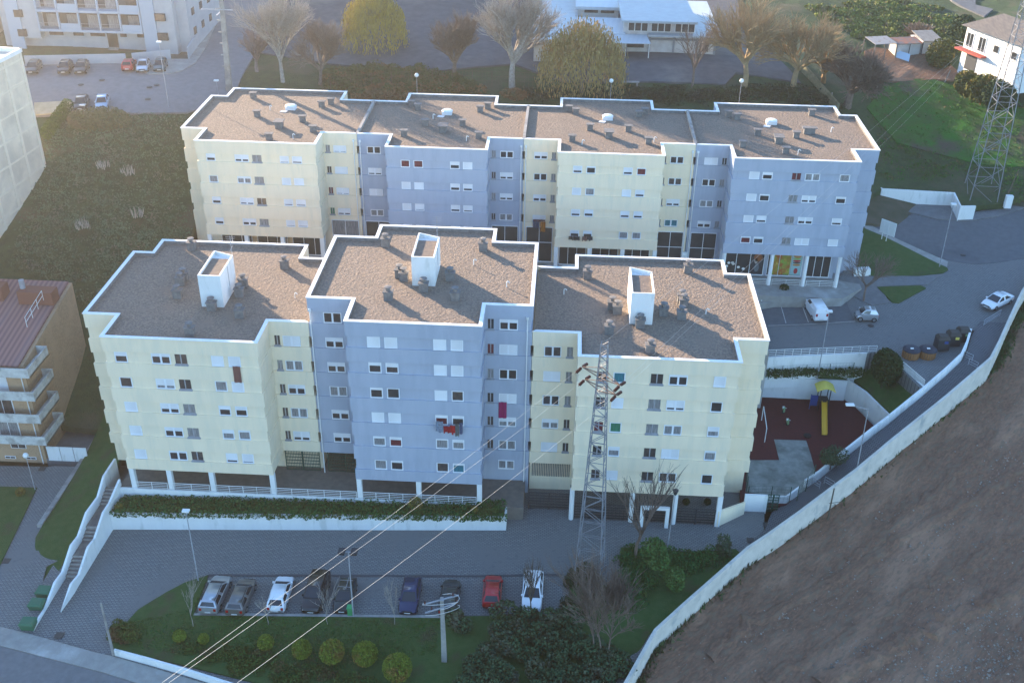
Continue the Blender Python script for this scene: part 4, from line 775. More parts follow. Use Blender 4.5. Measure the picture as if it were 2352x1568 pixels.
# school
wmet = mat('white_sheet_roof', (.44, .49, .50), (.38, .42, .44), 1, .5, .1, 3); rmet = mat('ribbed_white_roof', (.62, .66, .68), (.36, .42, .46), 1.6, .5, kind='wave', stretch=(1, 0, 0)); schw = mat('peeling_white_wall', (.62, .61, .58), (.50, .48, .45), .8, .9, c3=(.35, .32, .29), s3=.6, f3=.6); grey = mat('grey_frame_concrete', (.26, .27, .28), rough=.9)
os_ = thing('school_hall', 'flat roofed white school hall with a raised clerestory roof', 'school building', (16, 175, 22.8))
b = MB(); b.box(9.0, 23.1, 169.6, 190, 22, 25.8); b.box(8.6, 19.6, 170.3, 181.5, 25.8, 27.9); b.build('wall', schw, os_)
b = MB(); b.box(12.5, 23.8, 168.7, 192, 25.85, 26.15); b.build('roof', wmet, os_); b = MB(); b.hexa([(8.2, 168.9, 27.9), (19.9, 168.9, 27.9), (19.3, 182, 28.2), (7.9, 182, 28.2)], [(8.2, 168.9, 28.25), (19.9, 168.9, 28.25), (19.3, 182, 28.55), (7.9, 182, 28.55)]); b.build('upper_roof', wmet, os_)
b = MB()
for x in (9.0, 12.6, 16.4, 20.0, 22.8): b.box(x, x+.3, 169.45, 169.6, 22, 25.8)
b.box(9, 23.1, 169.4, 169.58, 25.2, 25.5); b.build('concrete_frame', grey, os_)
for x0 in (9.3, 12.9, 16.6):
    b = MB(); b.box(x0, x0+3.1, 170.2, 170.3, 26.3, 27.7); w = b.build('window', white, os_)
    for i in range(3): g = MB(); g.box(x0+.08+i*1.03, x0+.95+i*1.03, 170.15, 170.22, 26.4, 27.6); g.build('pane', gl_brown, w)
for x0, x1 in ((20.6, 22.0),): b = MB(); b.box(x0, x1, 169.5, 169.6, 23.6, 24.9); b.build('window', gl_brown, os_)
op = thing('school_porch', 'ribbed white porch roof on thin posts in front of the school hall', 'porch', (9.5, 167.5, 22.8))
b = MB(); b.hexa([(5.8, 165.6, 25.5), (12.7, 165.9, 25.5), (12.2, 169.5, 25.9), (5.8, 169.3, 25.9)], [(5.8, 165.6, 25.6), (12.7, 165.9, 25.6), (12.2, 169.5, 26.0), (5.8, 169.3, 26.0)]); b.build('roof', rmet, op)
b = MB(); b.box(6, 12.8, 165.5, 169.5, 22, 23.05); b.build('platform', grey, op)
for x in (6.3, 8.9, 12.5): b = MB(); b.tube((x, 166.1, 23), (x, 166.1, 25.5), .07); b.build('post', white, op)
b = MB(); b.box(2.0, 9.0, 169.4, 176.9, 22, 25.9); 
ow = thing('school_wing', 'lower white school wing with a ribbed roof behind the yellow brown willow', 'school building', (3, 178, 22.8))
b.build('wall', schw, ow); b = MB(); b.hexa([(1, 169, 26.0), (8.9, 169.3, 26.0), (8.9, 177, 26.5), (1, 177, 26.5)], [(1, 169, 26.1), (8.9, 169.3, 26.1), (8.9, 177, 26.6), (1, 177, 26.6)]); b.build('roof', rmet, ow)
b = MB(); b.box(1.4, 8.1, 180, 190, 22, 27.2); b.build('upper_wall', schw, ow); b = MB(); b.box(1.0, 8.3, 179.3, 190, 27.2, 27.7); b.build('upper_roof', rmet, ow)
for x in (2.5, 5.2): b = MB(); b.box(x, x+2.2, 179.9, 180, 26.6, 27.15); b.build('window', gl_brown, ow)
for x0, x1 in ((3.5, 5), (9.3, 11.9)): b = MB(); b.box(x0, x1, 169.3, 169.42, 24.0, 24.9); b.build('window', gl_brown, ow if x0 < 5 else os_)
ol = thing('school_wing', 'large pale blue flat roofed school wing left of the willow', 'school building', (-4, 175, 22.8))
b = MB(); b.box(-5.2, .8, 164.2, 192, 22, 26.0); b.build('wall', schw, ol); b = MB(); b.box(-6.2, 1.4, 163.2, 195, 26.0, 26.5); b.build('roof', wmet, ol)
# far right house
oh = thing('farmhouse', 'white two storey farmhouse with a grey brown tiled roof, top right', 'house', (72, 172, 23))
hw = mat('house_white', (.80, .79, .76), rough=.9); dtile = mat('weathered_roof_tiles', (.17, .15, .13), (.11, .10, .095), 1.0, .9, 1, 4, stretch=(3, .6, 3))
def HW(x, y, z): return P(*T(0, 3, x, y), z)
a0 = HW(1835, 230, 28.4); a1 = HW(2230, 375, 28.4); dd = (a1-a0).normalized(); nn_ = Vector((-dd.y, dd.x, 0)); nn_ = nn_ if nn_.y > 0 else -nn_
a1 = a0+dd*11.8; L4 = [a0, a1, a1+nn_*8.5, a0+nn_*8.5]
b = MB(); b.prism([(p.x, p.y) for p in L4], 21.0, 28.4); b.build('wall', hw, oh)
rid0, rid1 = a0+nn_*4.2+dd*2.4, a1+nn_*4.2; e0, e1, e2, e3 = [L4[i]+o for i, o in enumerate((-nn_*.7-dd*.7, -nn_*.7+dd*.7, nn_*.7+dd*.7, nn_*.7-dd*.7))]
for e in (e0, e1, e2, e3): e.z = 28.3
rid0.z = rid1.z = 30.4
b = MB(); b.face([e0, e1, rid1, rid0]); b.face([e2, e3, rid0, rid1]); b.face([e3, e0, rid0]); b.face([e3, e2, e1, e0]); b.face([e1, e2, rid1]); b.build('roof', dtile, oh)
def onwall(o, name, t0, t1, z0, z1, m, e=.06):
    p, q = a0+dd*t0, a0+dd*t1; b = MB(); b.hexa([(p.x, p.y, z0), (q.x, q.y, z0), (q.x-nn_.x*e, q.y-nn_.y*e, z0), (p.x-nn_.x*e, p.y-nn_.y*e, z0)], [(p.x, p.y, z1), (q.x, q.y, z1), (q.x-nn_.x*e, q.y-nn_.y*e, z1), (p.x-nn_.x*e, p.y-nn_.y*e, z1)]); return b.build(name, m, o)
for t in (.4, 3.1): f = onwall(oh, 'window', t, t+1.6, 25.2, 27.6, white, .08); onwall(f, 'pane', t+.15, t+.75, 25.4, 27.4, glass, .11); onwall(f, 'pane', t+.9, t+1.45, 25.4, 27.4, glass, .11)
f = onwall(oh, 'window', 6.4, 7.6, 25.9, 27.1, white, .08); onwall(f, 'pane', 6.5, 7.5, 26, 27, glass, .11)
f = onwall(oh, 'window', 10.2, 11.4, 25.9, 27.1, white, .08); onwall(f, 'pane', 10.3, 11.3, 26, 27, glass, .11)
rp = mat('red_paint_edge', (.35, .07, .05), rough=.7)
b = MB(); p, q = a0-dd*.6, a0+dd*5.4; b.hexa([(p.x, p.y, 24.7), (q.x, q.y, 24.7), (q.x-nn_.x*1.1, q.y-nn_.y*1.1, 24.7), (p.x-nn_.x*1.1, p.y-nn_.y*1.1, 24.7)], [(p.x, p.y, 24.95), (q.x, q.y, 24.95), (q.x-nn_.x*1.1, q.y-nn_.y*1.1, 24.95), (p.x-nn_.x*1.1, p.y-nn_.y*1.1, 24.95)]); bl = b.build('balcony', rp, oh)
b = MB()
for h in (.5, 1.0): b.tube(p-nn_*1.05+Vector((0, 0, h-p.z+24.95)), q-nn_*1.05+Vector((0, 0, h-q.z+24.95)), .03, n=4)
b.build('railing', galv, bl)
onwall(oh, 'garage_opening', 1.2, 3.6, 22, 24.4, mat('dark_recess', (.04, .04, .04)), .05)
# corrugated shed
oc = thing('tin_shed', 'ramshackle corrugated shed with patched roofs beside the dug soil', 'shed', tuple(PF(*T(0, 3, 1200, 560), hz)))
tin = mat('corrugated_tin', (.38, .37, .35), (.22, .19, .17), 2.2, .6, .3, 8, kind='wave', stretch=(1, .6, 0), c3=(.24, .17, .12), s3=1, f3=.52); tin2 = mat('fibre_cement_sheet', (.30, .28, .24), (.22, .2, .18), 1.5, .9)
def SH(x, y, dz):
    g = PF(*T(0, 3, x, y), hz); return Vector((g.x, g.y, g.z+dz))
def slab(o, name, g, d, h0, h1, m, mw=None):   # g: two ground points along the front; d: depth; roof from h0 at the front to h1 at the back
    p, q = g; dr_ = (q-p); dr_.z = 0; n_ = Vector((-dr_.y, dr_.x, 0)).normalized(); n_ = n_ if n_.y > 0 else -n_
    P0, P1, P2, P3 = p, q, q+n_*d, p+n_*d; z = min(p.z, q.z); b = MB()
    b.hexa([(P0.x, P0.y, z+h0), (P1.x, P1.y, z+h0), (P2.x, P2.y, z+h1), (P3.x, P3.y, z+h1)], [(P0.x, P0.y, z+h0+.08), (P1.x, P1.y, z+h0+.08), (P2.x, P2.y, z+h1+.08), (P3.x, P3.y, z+h1+.08)]); b.build(name, m, o)
    b = MB()
    for r in (P0, P1, P2, P3, P0.lerp(P1, .5)): b.tube((r.x, r.y, z-.5), (r.x, r.y, z+h0), .08)
    b.build('post', dkconc, o)
    if mw: b = MB(); b.prism([(v.x, v.y) for v in (P0.lerp(P1, .04)+n_*.3, P1.lerp(P0, .04)+n_*.3, P2-n_*.1, P3-n_*.1)], z-.5, z+min(h0, h1)-.02); b.build('wall', mw, o)
slab(oc, 'roof', (SH(960, 560, 0), SH(1160, 545, 0)), 3.5, 2.6, 2.9, tin); slab(oc, 'roof', (SH(1165, 540, 0), SH(1400, 520, 0)), 3.0, 2.3, 2.6, mat('patched_tarp', (.12, .14, .15), (.3, .12, .07), 1.5, .9), schw); slab(oc, 'roof', (SH(1400, 520, 0), SH(1590, 500, 0)), 4.5, 2.4, 3.0, tin2, schw)
b = MB(); p, q = SH(1170, 545, .3), SH(1290, 580, .2); b.hexa([p, q, q+Vector((.3, .9, .9)), p+Vector((.3, .9, .9))], [v+Vector((0, 0, .08)) for v in (p, q, q+Vector((.3, .9, .9)), p+Vector((.3, .9, .9)))]); tag(b.build('loose_sheet', mat('pale_blue_sheet', (.45, .6, .72), rough=.6), org=tuple(p)), 'pale blue sheet leaning on the tin shed', 'metal sheet')
# unseen blocks added outside the picture so their long shadows fall across it
for i, (x0, x1, y0, y1, z0, z1) in enumerate(((-92, -70, 203, 214, 26, 39), (-66, -41, 204, 216, 26, 42), (-36, -12, 204, 216, 26, 40))):
    b = MB(); b.box(x0, x1, y0, y1, z0, z1); tag(b.build('unseen_shade_block', ga, org=((x0+x1)/2, y0, z0)), ['unseen added shade block beyond the white house', 'tallest unseen added shade block beyond the willow', 'unseen added shade block beyond the school wing', 'small unseen added shade block behind the school hall'][i], 'building')

# ---------------------------------------------------------------- cars
cglass = mat('car_glass', (.02, .025, .03), rough=.08, spec=.8); tyre = mat('tyre', (.02, .02, .02), rough=.8); rimm = mat('wheel_rim', (.35, .36, .38), rough=.35, metal=.7)
lampg = mat('headlight_glass', (.6, .62, .65), rough=.15, spec=.8); lampr = mat('taillight_red', (.35, .01, .01), rough=.2); plate = mat('number_plate', (.6, .6, .58), rough=.5); trim = mat('black_trim', (.03, .03, .03), rough=.6)
def paint(name, c, metal=.2): return mat('paint_'+name, c, rough=.28, metal=metal, spec=.6, coat=.5)
def car(label, pos, rz, pm, kind='hatch', L=4.1, Wd=1.74, H=1.46, rack=False, group='parked cars'):
    o = thing('parked_car', label, 'car', tuple(pos), group); ORG[o.name] = (0, 0, 0); o.rotation_euler = (0, 0, rz)
    h = L/2; w = Wd/2
    # stations: x, belt height, half width at belt, half width low, underside
    K = {'hatch': (.93, 1.0), 'estate': (.95, 1.02), 'sedan': (.93, .99), 'van': (1.05, 1.12), 'mini': (1.0, 1.02), 'suv': (1.0, 1.05)}[kind]
    hb = K[0]*H/1.46*.98; rb = K[1]*H/1.46
    xs = [(-h, .62*hb, .80, .80, .36), (-h+.10, rb*.92, .90, .93, .28), (-h+.45, rb, .95, 1.0, .22), (-.35*L, rb, .965, 1.0, .2), (0, rb*.985, .97, 1.0, .2), (.16*L, hb*.97, .965, 1.0, .2), (.25*L, hb*.93, .95, 1.0, .2), (h-.55, hb*.80, .91, .985, .22), (h-.18, hb*.70, .82, .92, .26), (h, .52*hb, .68, .76, .34)]
    if kind in ('van', 'estate', 'suv', 'mini'): xs[1] = (-h+.06, rb*.97, .93, .96, .28)
    b = MB()
    for (x, zt, wt, wl_, zb) in xs:
        W1, W2 = w*wt, w*wl_
        b.v += [(x, -W2*.9, zb), (x, -W2, zb+.16), (x, -W2, zt*.66), (x, -W1, zt-.03), (x, -W1*.86, zt), (x, 0, zt+.025), (x, W1*.86, zt), (x, W1, zt-.03), (x, W2, zt*.66), (x, W2, zb+.16), (x, W2*.9, zb)]
    n = 11
    for i in range(len(xs)-1):
        for j in range(n): k = (j+1) % n; b.f.append((i*n+j, (i+1)*n+j, (i+1)*n+k, i*n+k)); b.m.append(0)
    b.f.append(tuple(range(n))); b.m.append(0); b.f.append(tuple((len(xs)-1)*n+i for i in reversed(range(n)))); b.m.append(0)
    G = {'hatch': (-h+.12, -h+.62, .07*L, .27*L), 'estate': (-h+.10, -h+.38, .08*L, .27*L), 'sedan': (-.36*L, -.16*L, .07*L, .27*L), 'van': (-h+.07, -h+.16, .16*L, .33*L), 'mini': (-h+.08, -h+.35, .12*L, .34*L), 'suv': (-h+.12, -h+.42, .08*L, .27*L)}[kind]
    x0, x1, x2, x3 = G; zb = rb*.985; zr = H; wb = w*.93; wr = w*.72 if kind != 'van' else w*.80
    k = len(b.v)
    b.v += [(x0, -wb, zb), (x3, -wb*.96, hb*.95), (x3, wb*.96, hb*.95), (x0, wb, zb)]
    xm = (x1+x2)/2
    b.v += [(x1, -wr, zr-.06), (x1+.12, -wr*.93, zr-.015), (xm, -wr*.96, zr), (x2-.1, -wr*.93, zr-.02), (x2, -wr*.97, zr-.06), (x2, wr*.97, zr-.06), (x2-.1, wr*.93, zr-.02), (xm, wr*.96, zr), (x1+.12, wr*.93, zr-.015), (x1, wr, zr-.06)]
    for q in ((0, 1, 8, 4), (1, 2, 9, 8), (2, 3, 13, 9), (3, 0, 4, 13), (4, 8, 7, 5), (13, 12, 10, 9), (5, 6, 11, 12), (6, 7, 10, 11), (8, 9, 10, 7), (4, 5, 12, 13)): b.f.append(tuple(k+i for i in q)); b.m.append(0)
    body = b.build('body', pm, o)
    mod = body.modifiers.new('bevel', 'BEVEL'); mod.width = .035; mod.segments = 2; mod.limit_method = 'ANGLE'; mod.angle_limit = radians(28)
    me = body.data; me.polygons.foreach_set('use_smooth', [True]*len(me.polygons))
    me.set_sharp_from_angle(angle=radians(40)) if hasattr(me, 'set_sharp_from_angle') else None
    def glassq(name, P4, inset=.1, m=cglass, out=.012):
        P4 = [Vector(p) for p in P4]; c = sum(P4, Vector())/4; nrm = (P4[1]-P4[0]).cross(P4[3]-P4[0]).normalized()
        if nrm.dot(c-Vector((0, 0, .7))) < 0: nrm = -nrm
        g = MB(); q = [c+(p-c)*(1-inset)+nrm*out for p in P4]; g.face(q); r = g.build(name, m, o); return r
    glassq('windshield', [(x3, -wb*.96, hb*.95), (x3, wb*.96, hb*.95), (x2, wr*.97, zr-.06), (x2, -wr*.97, zr-.06)], .12)
    if kind != 'van': glassq('rear_window', [(x0, -wb, zb), (x0, wb, zb), (x1, wr, zr-.06), (x1, -wr, zr-.06)], .2)
    for s in (-1, 1):
        lo = lambda t: Vector((x0+(x3-x0)*t, s*(wb+(wb*.96-wb)*t), zb+(hb*.95-zb)*t)); hi = lambda t: Vector((x1+(x2-x1)*t, s*(wr+(wr*.97-wr)*t), zr-.06))
        segs = ((.05, .47), (.53, .97)) if kind not in ('van', 'mini') else ((.62, .97),) if kind == 'van' else ((.45, .96),)
        for a, c in segs:
            A_, B_, C_, D_ = lo(a), lo(c), hi(c), hi(a); glassq('side_window', [A_, B_, C_, D_], .14)
    for x in (-.31*L, .315*L):
        for s in (-1, 1):
            g = MB(); y = s*(w-.10); g.tube((x, y-s*.1, .31), (x, y+s*.115, .31), .31, n=16); wh = g.build('wheel', tyre, o)
            g = MB(); g.tube((x, y+s*.112, .31), (x, y+s*.125, .31), .19, n=10); g.build('rim', rimm, wh)
    for s in (-1, 1):
        g = MB(); xf, yf = h-.16, s*w*.62; g.hexa([(xf-.1, yf-.17, hb*.52), (xf+.12, yf-.15, hb*.5), (xf+.06, yf+.15, hb*.5), (xf-.14, yf+.15, hb*.54)], [(xf-.22, yf-.17, hb*.72), (xf-.02, yf-.15, hb*.66), (xf-.1, yf+.14, hb*.68), (xf-.28, yf+.14, hb*.73)]); g.build('headlight', lampg, o)
        g = MB(); g.box(-h-.015, -h+.13, s*w*.72-.11, s*w*.72+.11, rb*.62, rb*.86); g.build('taillight', lampr, o)
        g = MB(); xq = x3-.12*L*.5; g.box(xq-.06, xq+.1, s*(w*.97)-.1, s*(w*.97)+.1, hb*.96, hb*.96+.14); g.build('mirror', pm, o)
    g = MB(); g.box(-h-.03, -h, -.26, .26, .42, .53); g.build('number_plate', plate, o); g = MB(); g.box(h-.02, h+.012, -.26, .26, .36, .47); g.build('number_plate', plate, o)
    g = MB(); g.box(h-.1, h+.004, -w*.5, w*.5, .48, .58); g.build('grille', trim, o)
    if rack:
        for x in (x1+.45, x2-.35): g = MB(); g.box(x-.025, x+.025, -wr, wr, zr+.06, zr+.1); g.build('roof_bar', rimm, o)
        g = MB(); g.box(x1+.1, x2-.1, .12, .18, zr+.1, zr+.14); g.build('rack_rail', rimm, o)
    if kind == 'estate':
        for s in (-1, 1): g = MB(); g.box(x1+.1, x2-.15, s*wr*.92-.02, s*wr*.92+.02, zr, zr+.05); g.build('roof_rail', trim, o)
    return o
silver = paint('silver', (.50, .51, .53), .6); pgrey = paint('grey', (.20, .19, .18), .5); pwhite = paint('white', (.80, .81, .82), 0); pblack = paint('black', (.018, .015, .014)); pdgreen = paint('dark_green', (.012, .02, .017)); pblue = paint('dark_blue', (.012, .022, .075)); pdark = paint('dark_grey_green', (.03, .04, .04)); pred = paint('red', (.42, .015, .02), 0); plb = paint('light_blue', (.30, .40, .50), .4)
def cp(u, v, f, dz=0): p = PF(u, v, f); p.z += dz; return p
R90 = pi/2
CARS = [('silver estate car at the left end of the parking bays, rear to the camera', (497, 1372), R90, silver, 'estate', 4.7, 1.84, 1.5, 0),
 ('bronze grey estate car parked second from the left, between silver and white cars', (556, 1378), R90, pgrey, 'estate', 4.5, 1.78, 1.48, 0),
 ('white five door car with a dark sloping rear window in the parking bays', (646, 1371), R90, pwhite, 'hatch', 4.5, 1.74, 1.42, 0),
 ('black van like car with pale headlights, beside the car with roof bars', (727, 1371), -R90, pblack, 'suv', 4.7, 1.86, 1.75, 0),
 ('black green car with a roof rack beside the double headed lamp', (794, 1376), -R90, pdgreen, 'hatch', 4.0, 1.66, 1.42, 1),
 ('dark blue car facing the lawn between two bare saplings', (943, 1377), -R90, pblue, 'hatch', 4.2, 1.72, 1.45, 0),
 ('dark car half hidden behind the concrete utility pole', (1033, 1380), R90, pdark, 'hatch', 4.4, 1.74, 1.45, 0),
 ('red hatchback parked alone right of the utility pole', (1131, 1366), R90, pred, 'hatch', 4.1, 1.72, 1.45, 0),
 ('white crossover car behind the thin bare tree at the right end of the bays', (1223, 1370), -R90, pwhite, 'suv', 4.6, 1.86, 1.62, 0)]
for lab, q, rz, pm, kd, L, Wd, H, rk in CARS: car(lab, cp(q[0], q[1], zl), rz+radians(rg.uniform(-1.5, 1.5)), pm, kd, L, Wd, H, bool(rk), 'cars in the lower parking bays')
car('white panel van parked below the shop terrace', cp(1872, 722, ur, .05), radians(97), pwhite, 'van', 4.4, 1.78, 1.85, group='cars on the upper road')
car('tiny two seat silver and black car beside the van bays', cp(1988, 733, ur, .05), radians(178), silver, 'mini', 2.6, 1.55, 1.52, group='cars on the upper road')
car('white coupe parked by the boundary wall at the right edge', cp(2288, 700, ur, .05), radians(-142), pwhite, 'sedan', 4.6, 1.8, 1.42, group='cars on the upper road')
for lab, (x, y), pm, rz in (('dark car left of all others at the top left street', (320, 670), pdark, -80), ('black car between two others at the top left street', (610, 670), pblack, -78), ('black car with bright headlights right of the black pair, top left', (760, 670), pblack, -78),
    ('red car by the garden wall gate, top left', (1195, 645), pred, 100), ('silver car between red and teal cars, top left', (1325, 655), silver, -78), ('dark teal car behind the tall street lamp, top left', (1480, 650), paint('teal', (.02, .07, .08)), -78),
    ('dark green car at the pale kerb beside the hedge, top left', (760, 1000), pdgreen, -76), ('light blue car next to the dark green car, top left', (950, 995), plb, -74)):
    car(lab, cp(*T(0, 0, x, y), hz, .27), radians(rz), pm, 'hatch', 4.0, 1.7, 1.45, group='cars on the street at the top left')
# ---------------------------------------------------------------- lamps, poles, pylons
def lamp(label, base, top, kind='street', r=.07):
    base = Vector(base); top = Vector(top); o = thing('street_lamp', label, 'street lamp', tuple(base), 'street lamps')
    b = MB(); b.tube(base-Vector((0, 0, .3)), top, r, r*.6, 8); b.build('pole', galv, o); b = MB(); t = top
    if kind == 'street': b.box(t.x-.32, t.x+.32, t.y-.2, t.y+.2, t.z, t.z+.16)
    elif kind == 'globe': b.lathe((t.x, t.y, t.z-.02), [(.12, 0), (.26, .12), (.3, .3), (.22, .48), (.08, .56)], 12)
    elif kind == 'lantern': b.lathe((t.x, t.y, t.z), [(.14, 0), (.28, .45), (.3, .5), (.05, .65)], 8)
    elif kind == 'arm': b.tube(t, t+Vector((-1.3, .35, .1)), .035, n=6)
    elif kind == 'double': b.box(t.x-.7, t.x+.7, t.y-.04, t.y+.04, t.z, t.z+.08)
    arm = b.build('lamp_head' if kind not in ('arm', 'double') else 'arm', {'globe': white, 'street': white, 'lantern': dkpaint, 'arm': galv, 'double': galv}[kind], o)
    if kind == 'arm': b = MB(); c = t+Vector((-1.7, .45, .12)); b.box(c.x-.45, c.x+.4, c.y-.2, c.y+.2, c.z, c.z+.14); b.build('lamp_head', white, o)
    if kind == 'double':
        for s in (-1, 1): b = MB(); b.box(t.x+s*.55-.28, t.x+s*.55+.28, t.y-.45, t.y+.3, t.z+.05, t.z+.28); b.build('flood_light', dkpaint, o)
    return o
def lampv(label, bq, tq, f, kind='street', r=.07):
    b_ = PF(*bq, f); t_ = PY(*tq, b_.y); lamp(label, b_, t_, kind, r)
lampv('tall grey street lamp at the left end of the lower parking bays', (456, 1335), (427, 1174), zl)
lampv('double headed flood lamp on the lawn edge below the dark green car', (812, 1417), (800, 1268), zl, 'double', .08)
lamp('street lamp rising from the hedged bank above the playground', P(1878, 865, 3.8), PY(1905, 716, P(1878, 865, 3.8).y))
lampv('street lamp at the tip of the grass triangle on the right', (2157, 615), (2190, 470), ur)
lamp('street lamp with a side arm on the footpath beside the playground', P(1967, 1085, 2.4), PY(1994, 940, P(1967, 1085, 2.4).y), 'arm')
lampv('tall street lamp standing over the top left street', (388, 250), (365, 98), hz)
lamp('dark lantern lamp in front of the right cream block', P(1534, 1251, 0), PY(1551, 1135, 80.5), 'lantern', .05)
lamp('short white globe lamp on the lawn before the brick building', P(80, 1121, -1.5), PY(60, 1050, P(80, 1121, -1.5).y), 'globe', .05)
for lab, u, v in (('white globe lamp behind the second rear block', 957, 172), ('white globe lamp behind the third rear block', 1404, 185), ('white globe lamp behind the fourth rear block', 1703, 185)):
    t_ = PY(u, v+5, 147); lamp(lab, (t_.x, 147, t_.z-5.5), t_, 'globe', .05)
a, c = PF(503, 225, hz), PY(*T(0, 0, 1985, 745), PF(503, 225, hz).y); lamp('small street lamp beside the concrete lattice pole, top left', a, c, 'street', .05)
rusty = mat('rusty_steel', (.20, .11, .07), (.30, .2, .14), 4, .7); insul = mat('brown_insulator', (.08, .025, .02), rough=.3)
zinc = mat('zinc_lattice', (.27, .275, .29), (.20, .205, .215), 2, .6, metal=.1)
def pylon(name, label, c, wb, zt, z0, wt, npan, m=zinc, r=.06, rot=.6):
    o = thing(name, label, 'lattice pylon', (c[0], c[1], z0)); b = MB()
    def leg(i, t): w = wb+(wt-wb)*t; a = rot+i*pi/2; return Vector((c[0]+w*.7071*cos(a), c[1]+w*.7071*sin(a), z0+(zt-z0)*t))
    for i in range(4): b.tube(leg(i, 0)-Vector((0, 0, .4)), leg(i, 1), r, r*.7, 5)
    b.build('leg_frame', m, o); b = MB(); ts = [1-(1-k/npan)**1.0 for k in range(npan+1)]
    ts = [0]; step = (wb)/(zt-z0)*.75
    while ts[-1] < .985: ts.append(min(1, ts[-1]+max(.022, step*(1-ts[-1]*(1-wt/wb)))))
    for k in range(len(ts)-1):
        for i in range(4):
            j = (i+1) % 4; b.tube(leg(i, ts[k]), leg(j, ts[k]), r*.45, n=4); a_, c_ = (i, j) if k % 2 else (j, i); b.tube(leg(a_, ts[k]), leg(c_, ts[k+1]), r*.5, n=4)
    b.build('bracing', m, o); return o
py = pylon('lattice_pylon', 'steel lattice pylon with rusty cross arms in front of the right cream block', (4.0, 76.1), 2.5, 25.2, -.05, .55, 22)
zarm = [(22.0, (2.3, 76.8), (5.4, 74.2)), (20.7, (2.6, 76.9), (5.2, 74.7))]
ends = []
for z, a, c in zarm:
    b = MB()
    for q in (a, c):
        e = Vector((*q, z+.35)); ends.append(e)
        for dx, dy in ((.22, .2), (-.2, -.22)): b.tube((4.0+dx, 76.1+dy, z-.1), e, .05, n=4); 
        b.tube((4.0, 76.1, z+.8), e, .035, n=4)
    b.build('cross_arm', rusty, py)
def insulator(e, d, o=py):
    b = MB(); d = Vector(d).normalized()
    for k in range(4): b.tube(e+d*(.2+.17*k), e+d*(.27+.17*k), .14, n=10)
    b.tube(e, e+d*.95, .03, n=5); b.build('insulator', insul, o)
far_dir = (PY(2187, 137, 172)-Vector((4, 76, 22))).normalized(); near_dir = Vector((-.58, -.75, -.02)).normalized()
tops_ = [Vector((4, 76.1, 25.3))]
cablem = mat('power_cable', (.62, .60, .55), rough=.4, metal=.3)
def wire(label, a, c, sag=1.0, r=.0065, m=cablem):
    a = Vector(a); c = Vector(c); n = 24; pts = []
    for i in range(n+1): t = i/n; p = a.lerp(c, t); p.z -= sag*4*t*(1-t); pts.append(p)
    b = MB(); b.path(pts, r, 4); tag(b.build('power_cable', m, org=tuple(a)), label, 'power cable', 'overhead power cables')
for e in ends: insulator(e, far_dir+Vector((0, 0, -.15))); insulator(e, near_dir+Vector((0, 0, -.2)))
def wray(uv1, start, dist): # a world point on the ray through a picture point, at the given forward distance
    d = _ray(*uv1); return Vector((d[0], d[1], d[2]))*dist+Vector((0, 0, CH))
for k, (e, uv, dd_) in enumerate(((ends[0], (372, 1567), 36), (ends[2], (388, 1567), 36), (ends[3], (545, 1567), 36))):
    wire(['upper left power cable running from the front pylon to the bottom edge', 'cable just below the first, front pylon to the bottom edge', 'lowest power cable from the front pylon to the bottom edge'][k], e+near_dir*.9, wray(uv, 0, dd_), .35)
hp_ = Vector((84, 176, 38))
for k, (e, uv) in enumerate(((tops_[0], (2200, 128)), (ends[1], (2207, 130)), (ends[3], (2180, 178)))):
    wire(['topmost power cable from the front pylon towards the farmhouse', 'middle power cable from the front pylon towards the farmhouse', 'lowest power cable from the front pylon towards the farmhouse'][k], e, PY(uv[0], uv[1], 150), .6)
pr_ = pylon('lattice_pylon', 'tall steel lattice pylon beside the upper road, cut off by the top right corner', (58.6, 143.4), 3.8, 46, 11.0, .8, 20, zinc, .075, .75)
def cpole(label, bq, tq, f, w0=.24, w1=.14, arms=()):
    a = PF(*bq, f); t_ = PY(*tq, a.y); o = thing('utility_pole', label, 'utility pole', tuple(a)); b = MB()
    b.hexa([(a.x-w0, a.y-w0*.7, a.z-.5), (a.x+w0, a.y-w0*.7, a.z-.5), (a.x+w0, a.y+w0*.7, a.z-.5), (a.x-w0, a.y+w0*.7, a.z-.5)], [(t_.x-w1, t_.y-w1*.7, t_.z), (t_.x+w1, t_.y-w1*.7, t_.z), (t_.x+w1, t_.y+w1*.7, t_.z), (t_.x-w1, t_.y+w1*.7, t_.z)]); b.build('pole', concrete, o)
    return o, a, t_
o, a, t_ = cpole('weathered concrete pole with crossed steel arms on the lawn, bottom centre', (1021, 1519), (1014.6, 1372), zl)
for k in range(2): 
    b = MB(); z = t_.z-.1-.9*k; b.box(t_.x-.22, t_.x+.22, t_.y-.3, t_.y-.22, z, z+.1); w = 1.5-.2*k; b.hexa([(t_.x-w, t_.y-.9, z), (t_.x+w*.9, t_.y+.4, z), (t_.x+w*.9, t_.y+.5, z), (t_.x-w, t_.y-.8, z)], [(t_.x-w, t_.y-.9, z+.1), (t_.x+w*.9, t_.y+.4, z+.1), (t_.x+w*.9, t_.y+.5, z+.1), (t_.x-w, t_.y-.8, z+.1)]); b.build('cross_arm', galv, o)
for k in range(4):
    b = MB(); q = Vector((t_.x+(-1.3, .9, -.8, 1.2)[k], t_.y+(-.8, .3, -.5, .4)[k], t_.z-.05-.45*(k//2)*2)); b.tube(q, q+Vector((0, 0, .35)), .07, n=8); b.build('insulator', insul, o)
for k in range(3):
    b = MB(); pts = [Vector((t_.x+1.5*sin(i/8*pi+k), t_.y+.9*cos(i/8*pi+k*.7)-.3, t_.z-.2-.9*(k % 2)+.5*sin(i/8*pi))) for i in range(9)]; b.path(pts, .025, 4); b.build('jumper_cable', cablem, o)
